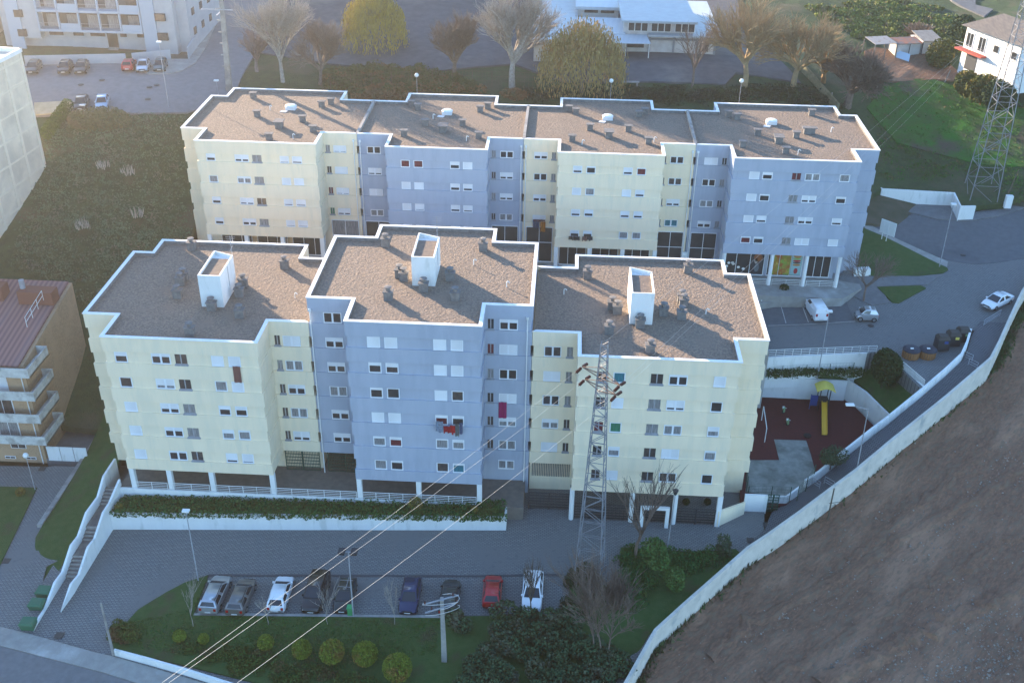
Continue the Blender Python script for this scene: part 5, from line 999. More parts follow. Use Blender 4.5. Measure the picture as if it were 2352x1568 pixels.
cpole('thin leaning wooden pole at the driveway corner, bottom left', T(3, 0, 1045, 1320), T(3, 0, 925, 830), zl, .11, .07)
o, a, t_ = cpole('tall concrete lattice pole beside the side street at the top left', (527, 212), (505, -40), hz, .42, .25)
b = MB()
for k in range(9): z = a.z+.6+k*1.6; b.box(a.x-.44, a.x+.44, a.y-.34, a.y-.2, z, z+.18)
b.build('pole_rib', concrete, o); b = MB(); z = PY(510, 22, a.y).z; b.box(a.x-2.4, a.x+2.0, a.y-.5, a.y-.4, z, z+.12); b.box(a.x-.1, a.x+.1, a.y-1.5, a.y+1.5, z-.6, z-.45); b.build('cross_arm', galv, o)
b = MB(); a = P(*T(2, 3, 560, 1568), .6); a2 = PY(*T(2, 3, 608, 1345), a.y); b.tube((a.x, a.y, -1), a2, .09, .07, 7); b.tube(Vector((a.x-.2, a.y, a.z+1.2)), Vector((a.x+1.4, a.y+.2, a.z+1.4)), .03, n=4); tag(b.build('utility_pole', mat('old_wood', (.13, .11, .08), (.08, .07, .05), 4), org=tuple(a)), 'short wooden pole leaning on the dirt side of the boundary wall', 'utility pole')
b = MB(); a = PF(*T(1, 3, 2180, 270), hz); b.tube(a, PY(*T(1, 3, 2300, -10), a.y), .1, .07, 7); tag(b.build('utility_pole', mat('old_wood', (.13, .11, .08)), org=tuple(a)), 'wooden pole beside the road at the right edge', 'utility pole')
for k, (x, y, x2, y2) in enumerate(((1620, 752, 1675, 645), (1748, 805, 1775, 690), (1880, 870, 1915, 750), (2020, 935, 2065, 830), (1475, 320, 1512, 225), (1378, 350, 1390, 285), (580, 945, 590, 850))):
    a = PF(*T(0, 3, x, y), hz); c = PY(*T(0, 3, x2, y2), a.y); b = MB(); b.tube(a-Vector((0, 0, .3)), c, .08, n=6)
    tag(b.build('fence_post', concrete, org=tuple(a)), ['pale field post nearest the blue sheet', 'second pale field post below the orange trees', 'third pale field post below the orange trees', 'field post beside the right lattice pylon', 'slanting post on the weedy plot above the shed', 'short post just above the tin shed roof', 'post at the end of the old mossy wall'][k], 'post', 'pale concrete posts in the field')
# sign, bins, small street furniture
a, c = PF(*T(1, 3, 1040, 635), ur), PF(*T(1, 3, 1080, 655), ur); o = thing('billboard', 'white street board seen from behind on two thin legs', 'sign', tuple(a)); H_ = PY(*T(1, 3, 1070, 560), a.y).z
b = MB(); b.tube(a, (a.x, a.y, H_+1.4), .05); b.build('leg', white, o); b = MB(); b.tube(c, (c.x, c.y, H_+1.4), .05); b.build('leg', white, o)
d = (c-a); d.z = 0; d.normalize(); e0, e1 = a-d*.55, c+d*1.0; b = MB(); b.hexa([(e0.x, e0.y, H_-.2), (e1.x, e1.y, H_-.2), (e1.x-d.y*.1, e1.y+d.x*.1, H_-.2), (e0.x-d.y*.1, e0.y+d.x*.1, H_-.2)], [(e0.x, e0.y, H_+1.7), (e1.x, e1.y, H_+1.7), (e1.x-d.y*.1, e1.y+d.x*.1, H_+1.7), (e0.x-d.y*.1, e0.y+d.x*.1, H_+1.7)]); b.build('board', white, o)
wood = mat('wood_slats', (.32, .15, .06), (.22, .10, .04), 6, .8, kind='wave'); dkl = mat('dark_lid', (.03, .035, .05), rough=.5)
for k, q in enumerate((T(2, 3, 1305, 135), T(2, 3, 1455, 135))):
    p = P(*q, 6.35); o = thing('round_bin', ['left round wooden slatted bin with a dark lid', 'right round wooden slatted bin with a dark lid'][k], 'waste bin', tuple(p), 'round wooden bins'); b = MB()
    for i in range(22): t = 2*pi*i/22; b.hexa([(p.x+cos(t-.12)*.95, p.y+sin(t-.12)*.95, p.z), (p.x+cos(t+.12)*.95, p.y+sin(t+.12)*.95, p.z), (p.x+cos(t+.12)*.88, p.y+sin(t+.12)*.88, p.z), (p.x+cos(t-.12)*.88, p.y+sin(t-.12)*.88, p.z)], [(p.x+cos(t-.12)*.95, p.y+sin(t-.12)*.95, p.z+1), (p.x+cos(t+.12)*.95, p.y+sin(t+.12)*.95, p.z+1), (p.x+cos(t+.12)*.88, p.y+sin(t+.12)*.88, p.z+1), (p.x+cos(t-.12)*.88, p.y+sin(t-.12)*.88, p.z+1)])
    b.build('body', wood, o); b = MB(); b.lathe((p.x, p.y, p.z+.9), [(1.0, 0), (1.0, .12), (.7, .32), (.3, .4)], 18); b.build('lid', dkl, o); b = MB(); b.box(p.x-.3, p.x+.05, p.y-.45, p.y-.25, p.z+1.22, p.z+1.32); b.build('label_plate', white, o)
for k, q in enumerate((T(2, 3, 1590, 60), T(1, 3, 1690, 1590), T(1, 3, 1780, 1560))):
    p = P(*q, 6.8); o = thing('recycling_container', ['dark recycling container with a blue slot panel', 'dark recycling container with a yellow slot panel', 'dark recycling container with a green slot panel'][k], 'recycling container', tuple(p), 'dark recycling containers'); b = MB()
    b.hexa([(p.x-.7, p.y-.6, p.z), (p.x+.7, p.y-.5, p.z), (p.x+.65, p.y+.8, p.z), (p.x-.75, p.y+.7, p.z)], [(p.x-.7, p.y-.6, p.z+1.35), (p.x+.7, p.y-.5, p.z+1.35), (p.x+.65, p.y+.8, p.z+1.35), (p.x-.75, p.y+.7, p.z+1.35)]); b.build('body', dkpaint, o)
    b = MB(); b.hexa([(p.x-.72, p.y-.62, p.z+1.36), (p.x+.72, p.y-.52, p.z+1.36), (p.x+.67, p.y+.82, p.z+1.36), (p.x-.77, p.y+.72, p.z+1.36)], [(p.x-.5, p.y-.3, p.z+1.7), (p.x+.5, p.y-.25, p.z+1.7), (p.x+.5, p.y+.55, p.z+1.7), (p.x-.55, p.y+.5, p.z+1.7)]); b.build('lid', mat('dark_brown_lid', (.05, .045, .04), rough=.6), o)
    b = MB(); b.box(p.x+.0, p.x+.4, p.y-.64, p.y-.56, p.z+.95, p.z+1.25); b.build('slot_panel', [dblue, yel2, gpl][k], o)
binm = mat('green_bin_plastic', (.03, .14, .08), rough=.5)
for k, (x, y) in enumerate(((285, 1080), (365, 905), (430, 790))):
    p = P(*T(3, 0, x, y), -2.1); o = thing('wheeled_bin', ['green wheeled bin nearest the street, left of the long stairs', 'green wheeled bin in the middle of three, left of the long stairs', 'green wheeled bin farthest from the street, left of the long stairs'][k], 'waste bin', tuple(p), 'green bins by the stairs'); b = MB()
    b.hexa([(p.x-.6, p.y-.4, p.z+.1), (p.x+.5, p.y-.4, p.z+.1), (p.x+.5, p.y+.35, p.z+.1), (p.x-.6, p.y+.35, p.z+.1)], [(p.x-.7, p.y-.55, p.z+1.1), (p.x+.6, p.y-.55, p.z+1.1), (p.x+.6, p.y+.45, p.z+1.1), (p.x-.7, p.y+.45, p.z+1.1)]); b.build('body', binm, o)
    b = MB(); b.hexa([(p.x-.75, p.y-.6, p.z+1.11), (p.x+.65, p.y-.6, p.z+1.11), (p.x+.65, p.y+.5, p.z+1.11), (p.x-.75, p.y+.5, p.z+1.11)], [(p.x-.6, p.y-.5, p.z+1.28), (p.x+.5, p.y-.5, p.z+1.28), (p.x+.5, p.y+.4, p.z+1.28), (p.x-.6, p.y+.4, p.z+1.28)]); b.build('lid', binm, o)
p = cp(806, 1412, zl); b = MB(); b.box(p.x-.25, p.x+.2, p.y-.2, p.y+.25, p.z, p.z+.95); b.box(p.x-.3, p.x+.25, p.y-.25, p.y+.3, p.z+.96, p.z+1.04); tag(b.build('litter_bin', mat('bright_green_plastic', (.05, .35, .12), rough=.5), org=tuple(p)), 'small bright green bin leaning at the foot of the double headed lamp', 'waste bin')
p = P(*T(1, 3, 850, 975), 8.0); b = MB(); b.hexa([(p.x-1.0, p.y-.4, p.z-.6), (p.x+1.2, p.y-.4, p.z-.6), (p.x+1.2, p.y+.6, p.z-.6), (p.x-1.0, p.y+.6, p.z-.6)], [(p.x-.9, p.y-.3, p.z+1.2), (p.x+1.0, p.y-.3, p.z+1.3), (p.x+.9, p.y+.5, p.z+1.3), (p.x-.9, p.y+.5, p.z+1.1)]); tag(b.build('utility_cabinet', white, org=tuple(p)), 'white utility cabinet at the corner of the rear row', 'cabinet')
p = PF(*T(1, 3, 2200, 320), hz); b = MB(); b.box(p.x-.5, p.x+.4, p.y-.3, p.y+.3, p.z-.3, p.z+1.5); tag(b.build('utility_cabinet', white, org=tuple(p)), 'small white cabinet beside the road under the right pylon', 'cabinet')
p = cp(*T(0, 0, 775, 1050), hz, .2); b = MB(); b.box(p.x-.4, p.x+.4, p.y-.3, p.y+.3, p.z, p.z+1.2); tag(b.build('utility_cabinet', white, org=tuple(p)), 'white cabinet at the kerb in front of the dark green car', 'cabinet')
p = cp(*T(0, 2, 1085, 788), hz, .1); b = MB(); b.box(p.x-1.3, p.x+1.3, p.y-.25, p.y+.25, p.z+.4, p.z+.55)
for s in (-1, 1): b.box(p.x+s*1.0-.12, p.x+s*1.0+.12, p.y-.2, p.y+.2, p.z-.2, p.z+.4)
tag(b.build('bench', concrete, org=tuple(p)), 'pale stone bench at the edge of the schoolyard', 'bench')
# hanging laundry
def cloth(name, label, cat, x, y, z, w, h, m, jag=0, seed=0, group=None):
    r = random.Random(seed); b = MB(); n = 6
    for i in range(n):
        for j in range(4):
            xa, xb = x+w*i/n, x+w*(i+1)/n; za, zb = z-h*j/4, z-h*(j+1)/4
            f = lambda xx, zz: y-.08-.04*sin(xx*14+seed)-.03*(z-zz)
            j2 = jag*r.random() if j == 3 else 0
            b.face([(xa, f(xa, zb), zb+j2), (xb, f(xb, zb), zb+j2), (xb, f(xb, za), za), (xa, f(xa, za), za)])
    o = b.build(name, m, org=(x, y, z)); tag(o, label, cat, group); sm = o.modifiers.new('thickness', 'SOLIDIFY'); sm.thickness = .02
cl = lambda n, c, c2=None: mat('cloth_'+n, c, c2, 6, .95)
pm_ = PY(*T(2, 1, 2228, 550), FY1); pm2 = PY(*T(2, 1, 2300, 695), FY1); cloth('hanging_towel', 'magenta towel hanging from a window of the blue block', 'towel', pm_.x, FY1, pm_.z, pm2.x-pm_.x, pm_.z-pm2.z, cl('magenta', (.28, .01, .09)))
pm_ = PY(*T(2, 0, 2135, 222), FY); cloth('hanging_rug', 'brown striped rug hanging below the top right window of the left cream block', 'rug', pm_.x, FY, pm_.z, .72, 1.75, mat('striped_rug', (.16, .07, .06), (.06, .03, .03), 4, .95, kind='wave', stretch=(0, 0, 1)))
for k, (x0, x1, y0, y1, c) in enumerate(((1650, 1720, 725, 835, (.22, .28, .36)), (1722, 1795, 770, 840, (.35, .01, .02)), (1780, 1830, 765, 850, (.5, .015, .02)), (1828, 1866, 750, 870, (.10, .12, .12)), (1868, 1898, 740, 845, (.07, .10, .18)))):
    a = PY(*T(2, 1, x0, y0), FY-.3); c_ = PY(*T(2, 1, x1, y1), FY-.3); cloth('hanging_garment', ['pale blue striped garment at the left end of the busy clothes line', 'dark red garment on the busy clothes line', 'bright red garment in the middle of the busy clothes line', 'grey garment on the busy clothes line, hanging lowest', 'navy garment at the right end of the busy clothes line'][k], 'laundry', a.x, FY-.3, a.z, c_.x-a.x, a.z-c_.z, cl('g%d' % k, c, tuple(v*.5 for v in c)), .3, k, 'laundry on the clothes line of the blue block')
for k, (x0, x1, y0, y1, c) in enumerate(((192, 250, 445, 525, (.07, .10, .17)), (262, 305, 465, 560, (.48, .17, .03)), (192, 305, 445, 466, (.08, .01, .03)))):
    a = PY(*T(1, 2, x0, y0), RY1-.2-.05*k); c_ = PY(*T(1, 2, x1, y1), RY1-.2-.05*k); cloth('hanging_garment', ['blue jeans hanging in the recess of the rear row', 'orange towel hanging in the recess of the rear row', 'dark red cloth above the jeans and orange towel'][k], 'laundry', a.x, RY1-.2-.05*k, a.z, c_.x-a.x, a.z-c_.z, cl('h%d' % k, c, tuple(v*.6 for v in c)), .1, k, 'laundry on the rear row')
for k, (x0, x1, y0, y1, c) in enumerate(((520, 620, 598, 640, (.03, .035, .035)), (645, 690, 600, 645, (.16, .09, .07)), (692, 738, 600, 642, (.04, .04, .045)))):
    a = PY(*T(1, 2, x0, y0), RY-.25); c_ = PY(*T(1, 2, x1, y1), RY-.25); cloth('hanging_garment', ['black jumper hanging under a lower window of the third rear block', 'brown jumper hanging under a lower window of the third rear block', 'charcoal jumper right of the brown one, third rear block'][k], 'laundry', a.x, RY-.25, a.z, c_.x-a.x, a.z-c_.z, cl('j%d' % k, c), .15, k, 'laundry on the rear row')
# television aerials on the roofs
for lab, q, x, y, z0 in (('rooftop aerial on the stair housing of the blue block', T(1, 1, 1697, 420), -12.2, 96.4, 24.6), ('rooftop aerial on the stair housing of the left cream block', T(1, 0, 2140, 600), -32.9, 95.6, 22.3)):
    t_ = PY(*q, y); b = MB(); b.tube((x, y, z0-1.5), (x, y, t_.z), .03, n=5)
    for k in range(5): b.tube((x-.5+.06*k, y, t_.z-.2*k-.1), (x+.5-.06*k, y, t_.z-.2*k-.1), .015, n=4)
    b.tube((x, y-.6, t_.z-1.4), (x, y+.6, t_.z-1.3), .015, n=4); tag(b.build('aerial', galv, org=(x, y, z0)), lab, 'aerial')

# ---------------------------------------------------------------- vegetation
def leafm(name, a, b_, c_=None, sc=.9): 
    m = mat(name, a, b_, sc, .8, c3=c_, s3=.6, f3=.52); m.node_tree.nodes['Principled BSDF'].inputs['Specular IOR Level'].default_value = .15; return m
bark_p = mat('pale_bark', (.40, .36, .31), (.26, .23, .2), 3, .9); bark_b = mat('brown_bark', (.20, .15, .12), (.13, .10, .08), 3, .9); bark_g = mat('golden_twigs', (.34, .26, .14), (.24, .17, .10), 2, .9); bark_d = mat('dark_bark', (.12, .10, .08), (.07, .06, .05), 3, .9)
def leaves(b, c, R, n, size, r, shell=.55, flat=0, lump=0):
    lumps = [(r.uniform(-1, 1), r.uniform(-1, 1), r.uniform(-1, 1)) for _ in range(7)] if lump else []
    for _ in range(n):
        while 1:
            u = Vector((r.uniform(-1, 1), r.uniform(-1, 1), r.uniform(-1, 1)))
            if .05 < u.length < 1: break
        u = u.normalized()*(u.length**shell)
        if lump: u *= 1+lump*sum(max(0, u.dot(Vector(q)))-.3 for q in lumps)/3
        p = Vector((c[0]+u.x*R[0], c[1]+u.y*R[1], c[2]+u.z*R[2])); s = size*r.uniform(.6, 1.3)
        a = Vector((r.gauss(0, 1), r.gauss(0, 1), r.gauss(0, 1)*(.4 if flat else 1))).normalized(); e = a.orthogonal().normalized(); e.rotate(Matrix.Rotation(r.uniform(0, 6.28), 3, a)); g = a.cross(e)
        b.face([p-e*s-g*s*.5, p+e*s-g*s*.5, p+e*s*.6+g*s*.7, p-e*s*.6+g*s*.7])
def grow(tb, cb, p, d, L, r, depth, rn, sp, up, kids, mx):
    q = p+d*L*.5+Vector((rn.gauss(0, .03), rn.gauss(0, .03), 0))*L; q2 = q+(d+Vector((rn.gauss(0, .12), rn.gauss(0, .12), .05))).normalized()*L*.5
    b = tb if depth == mx else cb; n = 6 if r > .1 else 3
    b.tube(p, q, r, r*.82, n, cap=False); b.tube(q, q2, r*.82, r*.6, n, cap=False)
    if depth == 0: return
    for i in range(kids[mx-depth]):
        t = rn.uniform(.45, 1) if i else 1; o = p.lerp(q2, t) if depth < mx else p.lerp(q2, rn.uniform(.75, 1))
        a = rn.uniform(0, 2*pi); s = sp[mx-depth]*rn.uniform(.5, 1.2); e = d.orthogonal().normalized(); e.rotate(Matrix.Rotation(a, 3, d))
        nd_ = (d*cos(s)+e*sin(s)+Vector((0, 0, up))).normalized(); grow(tb, cb, o, nd_, L*rn.uniform(.62, .85), max(r*.55, .016), depth-1, rn, sp, up, kids, mx)
def bare_tree(label, loc, h, m, seed, kids=(6, 4, 4, 4, 3), sp=(.5, .45, .45, .5, .5), up=.12, tr=.16, trunk=.22, mt=None, cat='tree', group=None):
    rn = random.Random(seed); tb, cb = MB(), MB(); mx = len(kids); L = h*trunk
    grow(tb, cb, Vector((0, 0, -.3)), Vector((rn.gauss(0, .03), rn.gauss(0, .03), 1)).normalized(), L, tr, mx, rn, sp, up, list(kids)+[0], mx)
    top = max(v[2] for v in cb.v); k = h/top
    for B in (tb, cb): B.v = [(v[0]*k+loc[0], v[1]*k+loc[1], v[2]*k+loc[2]) for v in B.v]
    o = thing('bare_tree', label, cat, tuple(loc), group); tb.build('trunk', mt or m, o); cb.build('crown', m, o); return o
def tv(bq, topy, f=hz): p = PF(bq[0], bq[1], f); return p, PY(bq[0], topy, p.y).z-p.z
G_ = 'bare trees behind the rear row'
p, h = tv((650, 190), -35); t1 = bare_tree('large pale bare tree nearest the concrete lattice pole', p, h, bark_p, 3, kids=(9, 5, 4, 4, 3), sp=(.62, .45, .45, .5, .5), trunk=.26, tr=.3, group=G_)
p, h = tv((735, 195), 40); bare_tree('small rounded bare tree right of the big pale one', p, h, bark_b, 8, kids=(9, 5, 4, 4, 3), sp=(.9, .55, .5, .5, .5), tr=.22, group=G_)
p, h = tv((1045, 178), 12); bare_tree('grey brown bare tree with a dense fan crown left of the tallest pale tree', p, h, bark_b, 12, kids=(11, 6, 4, 4, 3), sp=(.75, .45, .45, .45, .5), up=.16, tr=.24, trunk=.18, group=G_)
p, h = tv((1176, 200), -60); bare_tree('tall white stemmed bare tree left of the brown willow', p, h, bark_p, 21, kids=(12, 5, 4, 4, 3), sp=(.7, .45, .4, .5, .5), up=.16, tr=.32, trunk=.18, group=G_)
p, h = tv((1589, 200), 48); bare_tree('small bare tree in front of the school hall', p, h, bark_b, 30, kids=(8, 4, 3, 3), sp=(.6, .4, .4, .5), tr=.16, trunk=.28, group=G_)
p, h = tv((1709, 203), -30); bare_tree('golden bare tree right of the school hall', p, h, bark_g, 41, kids=(10, 5, 4, 4, 3), sp=(.85, .55, .5, .5, .5), tr=.3, trunk=.2, group=G_)
p, h = tv((1821, 203), 20); bare_tree('golden brown bare tree leaning over the old mossy wall', p, h, bark_g, 52, kids=(10, 5, 4, 4, 3), sp=(1.0, .6, .5, .5, .5), tr=.27, trunk=.2, group=G_)
p, h = tv((1945, 245), 95); bare_tree('bushy brown bare tree at the right end of the old wall', p, h, bark_b, 63, kids=(9, 6, 4, 4, 3), sp=(1.0, .6, .5, .5, .5), tr=.22, trunk=.12, group=G_)
p, h = tv((1890, 190), 85); bare_tree('orange tinted bare tree between the two large brown ones', p, h, mat('orange_twigs', (.34, .20, .08), (.22, .15, .09), 2, .9), 66, kids=(8, 5, 4, 4), sp=(.9, .6, .5, .5), tr=.2, trunk=.15, group=G_)
p, h = tv((590, 165), 50); bare_tree('purplish bare tree beside the side street', p, h, mat('purple_twigs', (.24, .19, .19), (.17, .14, .14), 2, .9), 70, kids=(8, 5, 4, 3), sp=(.8, .5, .5, .5), tr=.15, trunk=.15, group=G_)
p, h = tv((2102, 82), 42); bare_tree('small pinkish bare shrub above the tin shed', p, h, mat('pink_twigs', (.28, .20, .15), (.2, .15, .11), 2, .9), 71, kids=(9, 5, 4, 3), sp=(1.1, .6, .5, .5), tr=.12, trunk=.1, group=None)
p = PF(*T(1, 3, 880, 1195), ur); h = PY(1984, 572, p.y).z-p.z; bare_tree('small bare tree beside the grass verges on the right', p, h, bark_b, 81, kids=(7, 4, 4, 3), sp=(.85, .6, .6, .5), tr=.11, trunk=.3)
p, h = tv((1459, 1281), 1062, zl); bare_tree('bare pollarded tree in front of the right cream block', p, h, bark_b, 91, kids=(8, 3, 3, 3), sp=(.55, .35, .35, .4), up=.25, tr=.16, trunk=.3)
p, h = tv((1372, 1512), 1287, zl)
for k, (dx, dy, sd) in enumerate(((0, 0, 101), (-.5, .2, 102), (.9, .1, 103))): bare_tree(['bare many branched tree at the bottom, middle stem', 'bare many branched tree at the bottom, left stem', 'bare many branched tree at the bottom, leaning right stem'][k], p+Vector((dx, dy, 0)), h*(1, .9, .92)[k], bark_b, sd, kids=(8, 4, 4, 4), sp=(.6, .4, .4, .4), up=.2, tr=.075, trunk=.25, group='bare stems at the bottom')
for k, (bq, ty) in enumerate((((444, 1440), 1335), ((616, 1435), 1372), ((754, 1435), 1335), ((906, 1436), 1330))):
    p, h = tv(bq, ty, zl); bare_tree(['bare sapling on the lawn left of the silver estate car', 'thin bare sapling on the lawn below the white car', 'thin bare sapling on the lawn beside the black van like car', 'thin bare sapling on the lawn left of the dark blue car'][k], p, h, bark_p, 110+k, kids=(5, 3, 3), sp=(.4, .4, .4), up=.2, tr=.045, trunk=.45, group='saplings on the lawn')
p, h = tv((1222, 1418), 1285, zl); bare_tree('slender dark bare tree in front of the white crossover car', p, h, bark_d, 121, kids=(8, 4, 3), sp=(.3, .25, .3), up=.25, tr=.06, trunk=.25, group='saplings on the lawn')
def willow(label, bq, topy, rx, m, seed, n=520):
    p, h = tv(bq, topy); rn = random.Random(seed); o = thing('willow_tree', label, 'tree', tuple(p), 'willow trees'); b = MB(); b.tube(p-Vector((0, 0, .4)), p+Vector((.2, 0, h*.5)), .35, .2, 8); b.build('trunk', bark_b, o)
    b = MB()
    for _ in range(n):
        a = rn.uniform(0, 2*pi); rr = rx*sqrt(rn.random()); z = h*(.98-.42*(rr/rx)**2)*rn.uniform(.72, 1.0); drop = h*rn.uniform(.25, .55)*(.5+.6*rr/rx)
        q = p+Vector((rr*cos(a), rr*sin(a), z)); pts = [p+Vector((0, 0, h*.5)).lerp(Vector((rr*cos(a), rr*sin(a), z)), .55)]; k = 10
        for i in range(k):
            t = i/(k-1); s = q+Vector((cos(a)*t*.5, sin(a)*t*.5, -drop*t)); w = Vector((rn.gauss(0, .22), rn.gauss(0, .22), rn.gauss(0, .15))); s = s+w
            if s.z < p.z+.4: break
            e = Vector((rn.gauss(0, 1), rn.gauss(0, 1), 0)).normalized()*rn.uniform(.05, .1); l = Vector((rn.gauss(0, .05), rn.gauss(0, .05), -rn.uniform(.3, .55)))
            b.face([s-e, s+e, s+e*.4+l, s-e*.4+l])
        if rn.random() < .25: b.tube(pts[0], q, .04, .02, 3, cap=False)
    b.build('crown', m, o)
willow('sunlit yellow willow tree at the top edge', (862, 112), -40, 4.7, leafm('yellow_willow', (.42, .32, .05), (.30, .24, .06), (.22, .18, .08)), 5, 900)
willow('big orange brown weeping willow in front of the school', (1335, 213), 28, 6.2, leafm('brown_willow', (.38, .27, .09), (.24, .19, .08), (.34, .19, .08)), 6, 1000)
def bush(name, label, c, R, n, size, m, seed, cat='bush', group=None, lump=.5, stem=True, kind=None):
    rn = random.Random(seed); c = Vector(c); o = thing(name, label, cat, (c.x, c.y, c.z-R[2]), group); b = MB(); leaves(b, c, R, n, size, rn, lump=lump); b.build('crown', m, o)
    if stem: b = MB(); b.tube((c.x, c.y, c.z-R[2]-.4), (c.x, c.y, c.z), .07, .05, 6); [b.tube((c.x, c.y, c.z-R[2]*.5), (c.x+rn.uniform(-.6, .6)*R[0], c.y+rn.uniform(-.6, .6)*R[1], c.z+R[2]*.4), .04, .02, 4) for _ in range(5)]; b.build('trunk', bark_d, o)
    return o
topm = leafm('topiary_leaf', (.20, .24, .03), (.10, .15, .02), (.24, .14, .04), 4)
def vbush(name, label, u, v, rpx, f, m, seed, n=1500, size=.07, k=1.0, **kw):
    p = PF(u, v+rpx*.9, f); d = (p-Vector((0, 0, CH))).length; r = rpx*d/FV; bush(name, label, (p.x, p.y+r*.3, p.z+r*.95*k), (r, r, r*k), n, size, m, seed, **kw)
for k, (u, v, r) in enumerate(((413, 1461, 14), (468, 1467, 12), (610, 1476, 18), (693, 1491, 22), (763, 1497, 28), (838, 1502, 29), (913, 1534, 33))):
    vbush('round_bush', ['leftmost small round bush on the lower lawn', 'second small round bush on the lower lawn', 'third round bush from the left in the lawn row', 'fourth round bush from the left in the lawn row', 'fifth, large round bush in the lawn row', 'sixth, large round bush in the lawn row', 'largest round bush, nearest the bottom edge'][k], u, v, r, zl, topm, 200+k, n=int(900+r*90), size=.065, group='clipped round bushes', lump=.05)
hb = lambda x, y: .45+.9*(x+43.5)/39
for k, (u, v, r) in enumerate(((954, 1157, 17), (1090, 1171, 9), (274, 1165, 9))): vbush('round_bush', ['large round yellow bush in the hedge bed', 'small round bush near the right end of the hedge bed', 'small yellow bush at the left end of the hedge bed'][k], u, v, r, hb, leafm('golden_topiary', (.20, .17, .03), (.12, .12, .03), (.22, .12, .03), 2.5), 220+k, n=900, size=.06, group='round bushes in the hedge bed', lump=.08)
vbush('round_bush', 'small yellow bush on the lawn before the brick building', 47, 1131, 10, zl, leafm('golden_topiary', (.2, .17, .03), (.12, .12, .03)), 231, n=700, size=.06, lump=.1)
vbush('round_bush', 'dark round potted bush in front of the fruit posters', 1800, 664, 11, lambda x, y: 7.4, leafm('dark_leaf', (.02, .045, .015), (.035, .06, .02)), 232, n=700, size=.08, lump=.1)
for k, u in enumerate((1575, 1625)): vbush('potted_shrub', ['left dark potted shrub under the right cream block', 'right dark potted shrub under the right cream block'][k], u, 1152, 8, zl, leafm('dark_leaf', (.02, .045, .015), (.035, .06, .02)), 233+k, n=400, size=.08, group='potted shrubs', lump=.1)
gl_ = leafm('fresh_green_leaf', (.07, .16, .035), (.045, .10, .03), (.10, .17, .05), 1.5); dl_ = leafm('dark_leaf', (.02, .045, .015), (.035, .06, .02)); ivy = leafm('ivy_leaf', (.03, .10, .025), (.045, .12, .03), (.07, .11, .03), 1.2)
p = PF(1499, 1351, zl); bush('leafy_tree', 'fresh green leafy tree in the garden corner beside the boundary wall', (p.x+.2, p.y+.3, 4.0), (1.6, 1.5, 1.3), 2600, .11, gl_, 300, 'tree', lump=.8)
bush('leafy_tree', 'rounded green shrub below the fresh green tree', tuple(PF(1550, 1368, zl)+Vector((0, .6, 1.3))), (1.0, 1.0, 1.4), 1600, .1, gl_, 301, 'tree', lump=.4)
bush('leafy_tree', 'small dark leafy tree by the lower lawn edge and the footpath', tuple(PF(1660, 1275, zl)+Vector((0, 0, 1.1))), (.9, .9, 1.3), 700, .1, leafm('olive_leaf', (.05, .08, .04), (.07, .09, .05)), 302, 'tree', lump=.8)
bush('leafy_tree', 'small leafy tree overhanging the footpath wall at the playground', tuple(P(1912, 1050, 3.2)), (1.5, 1.3, 1.2), 1300, .1, leafm('olive_leaf', (.05, .08, .04), (.07, .09, .05)), 303, 'tree', lump=.9)
bush('conifer', 'large dark bushy evergreen on the bank below the bins', tuple(P(2035, 840, 6.4)), (1.75, 1.7, 2.7), 5200, .12, dl_, 304, 'tree', lump=.5)
for k, (x, y, r, m_) in enumerate(((1580, 560, 2.6, 0), (1950, 640, 2.4, 0), (2090, 640, 2.4, 0), (2240, 700, 2.8, 1), (1790, 290, 2.6, 1), (1650, 420, 1.8, 1), (2330, 600, 2.2, 1))):
    q = PF(*T(0, 3, x, y+60), hz)
    if k in (1, 2, 3): q = a0+dd*(3.0+3.3*k)-nn_*3.2; q.z = 19.6
    bush('orchard_tree', ['dark glossy orange tree beside the blue sheet', 'orange tree with yellow green top below the farmhouse', 'orange tree touching the one below the farmhouse balcony', 'dark orange tree behind the right pylon', 'dark shrub at the left corner of the farmhouse', 'low green shrub between the tin shed and the farmhouse', 'dark tree at the right edge behind the pylon'][k], (q.x, q.y, q.z+r*.8), (r, r, r*.9), 2600, .17, [leafm('orange_tree_leaf', (.05, .07, .02), (.10, .11, .02), (.20, .13, .02)), dl_][m_], 310+k, 'tree', 'trees around the farmhouse', lump=.6)
for k, (u, v, rx_, ry_, rz_) in enumerate(((235, 285, 4.2, 2.4, 1.6), (180, 290, 2.2, 1.5, 1.2))): q = PF(u, v, hz); bush('roadside_shrub', ['wide pale green shrub below the two parked cars', 'smaller pale shrub left of the wide one by the road'][k], (q.x, q.y, q.z+.6), (rx_, ry_, rz_), 3000, .14, leafm('pale_shrub', (.12, .14, .06), (.08, .09, .04), (.15, .13, .07)), 330+k, 'shrub', 'shrubs along the street edge', lump=.6)
p1, p2 = PF(112, 318, hz), PF(158, 258, hz); rn = random.Random(7); o = thing('clipped_hedge', 'bright clipped hedge beside the blank white tower', 'hedge', tuple(p1)); b = MB()
for i in range(9): c = p1.lerp(p2, i/8); leaves(b, c+Vector((0, 0, .9)), (.9, .9, 1.0), 450, .1, rn, .4)
b.build('foliage', leafm('bright_hedge', (.08, .14, .02), (.05, .09, .02)), o)
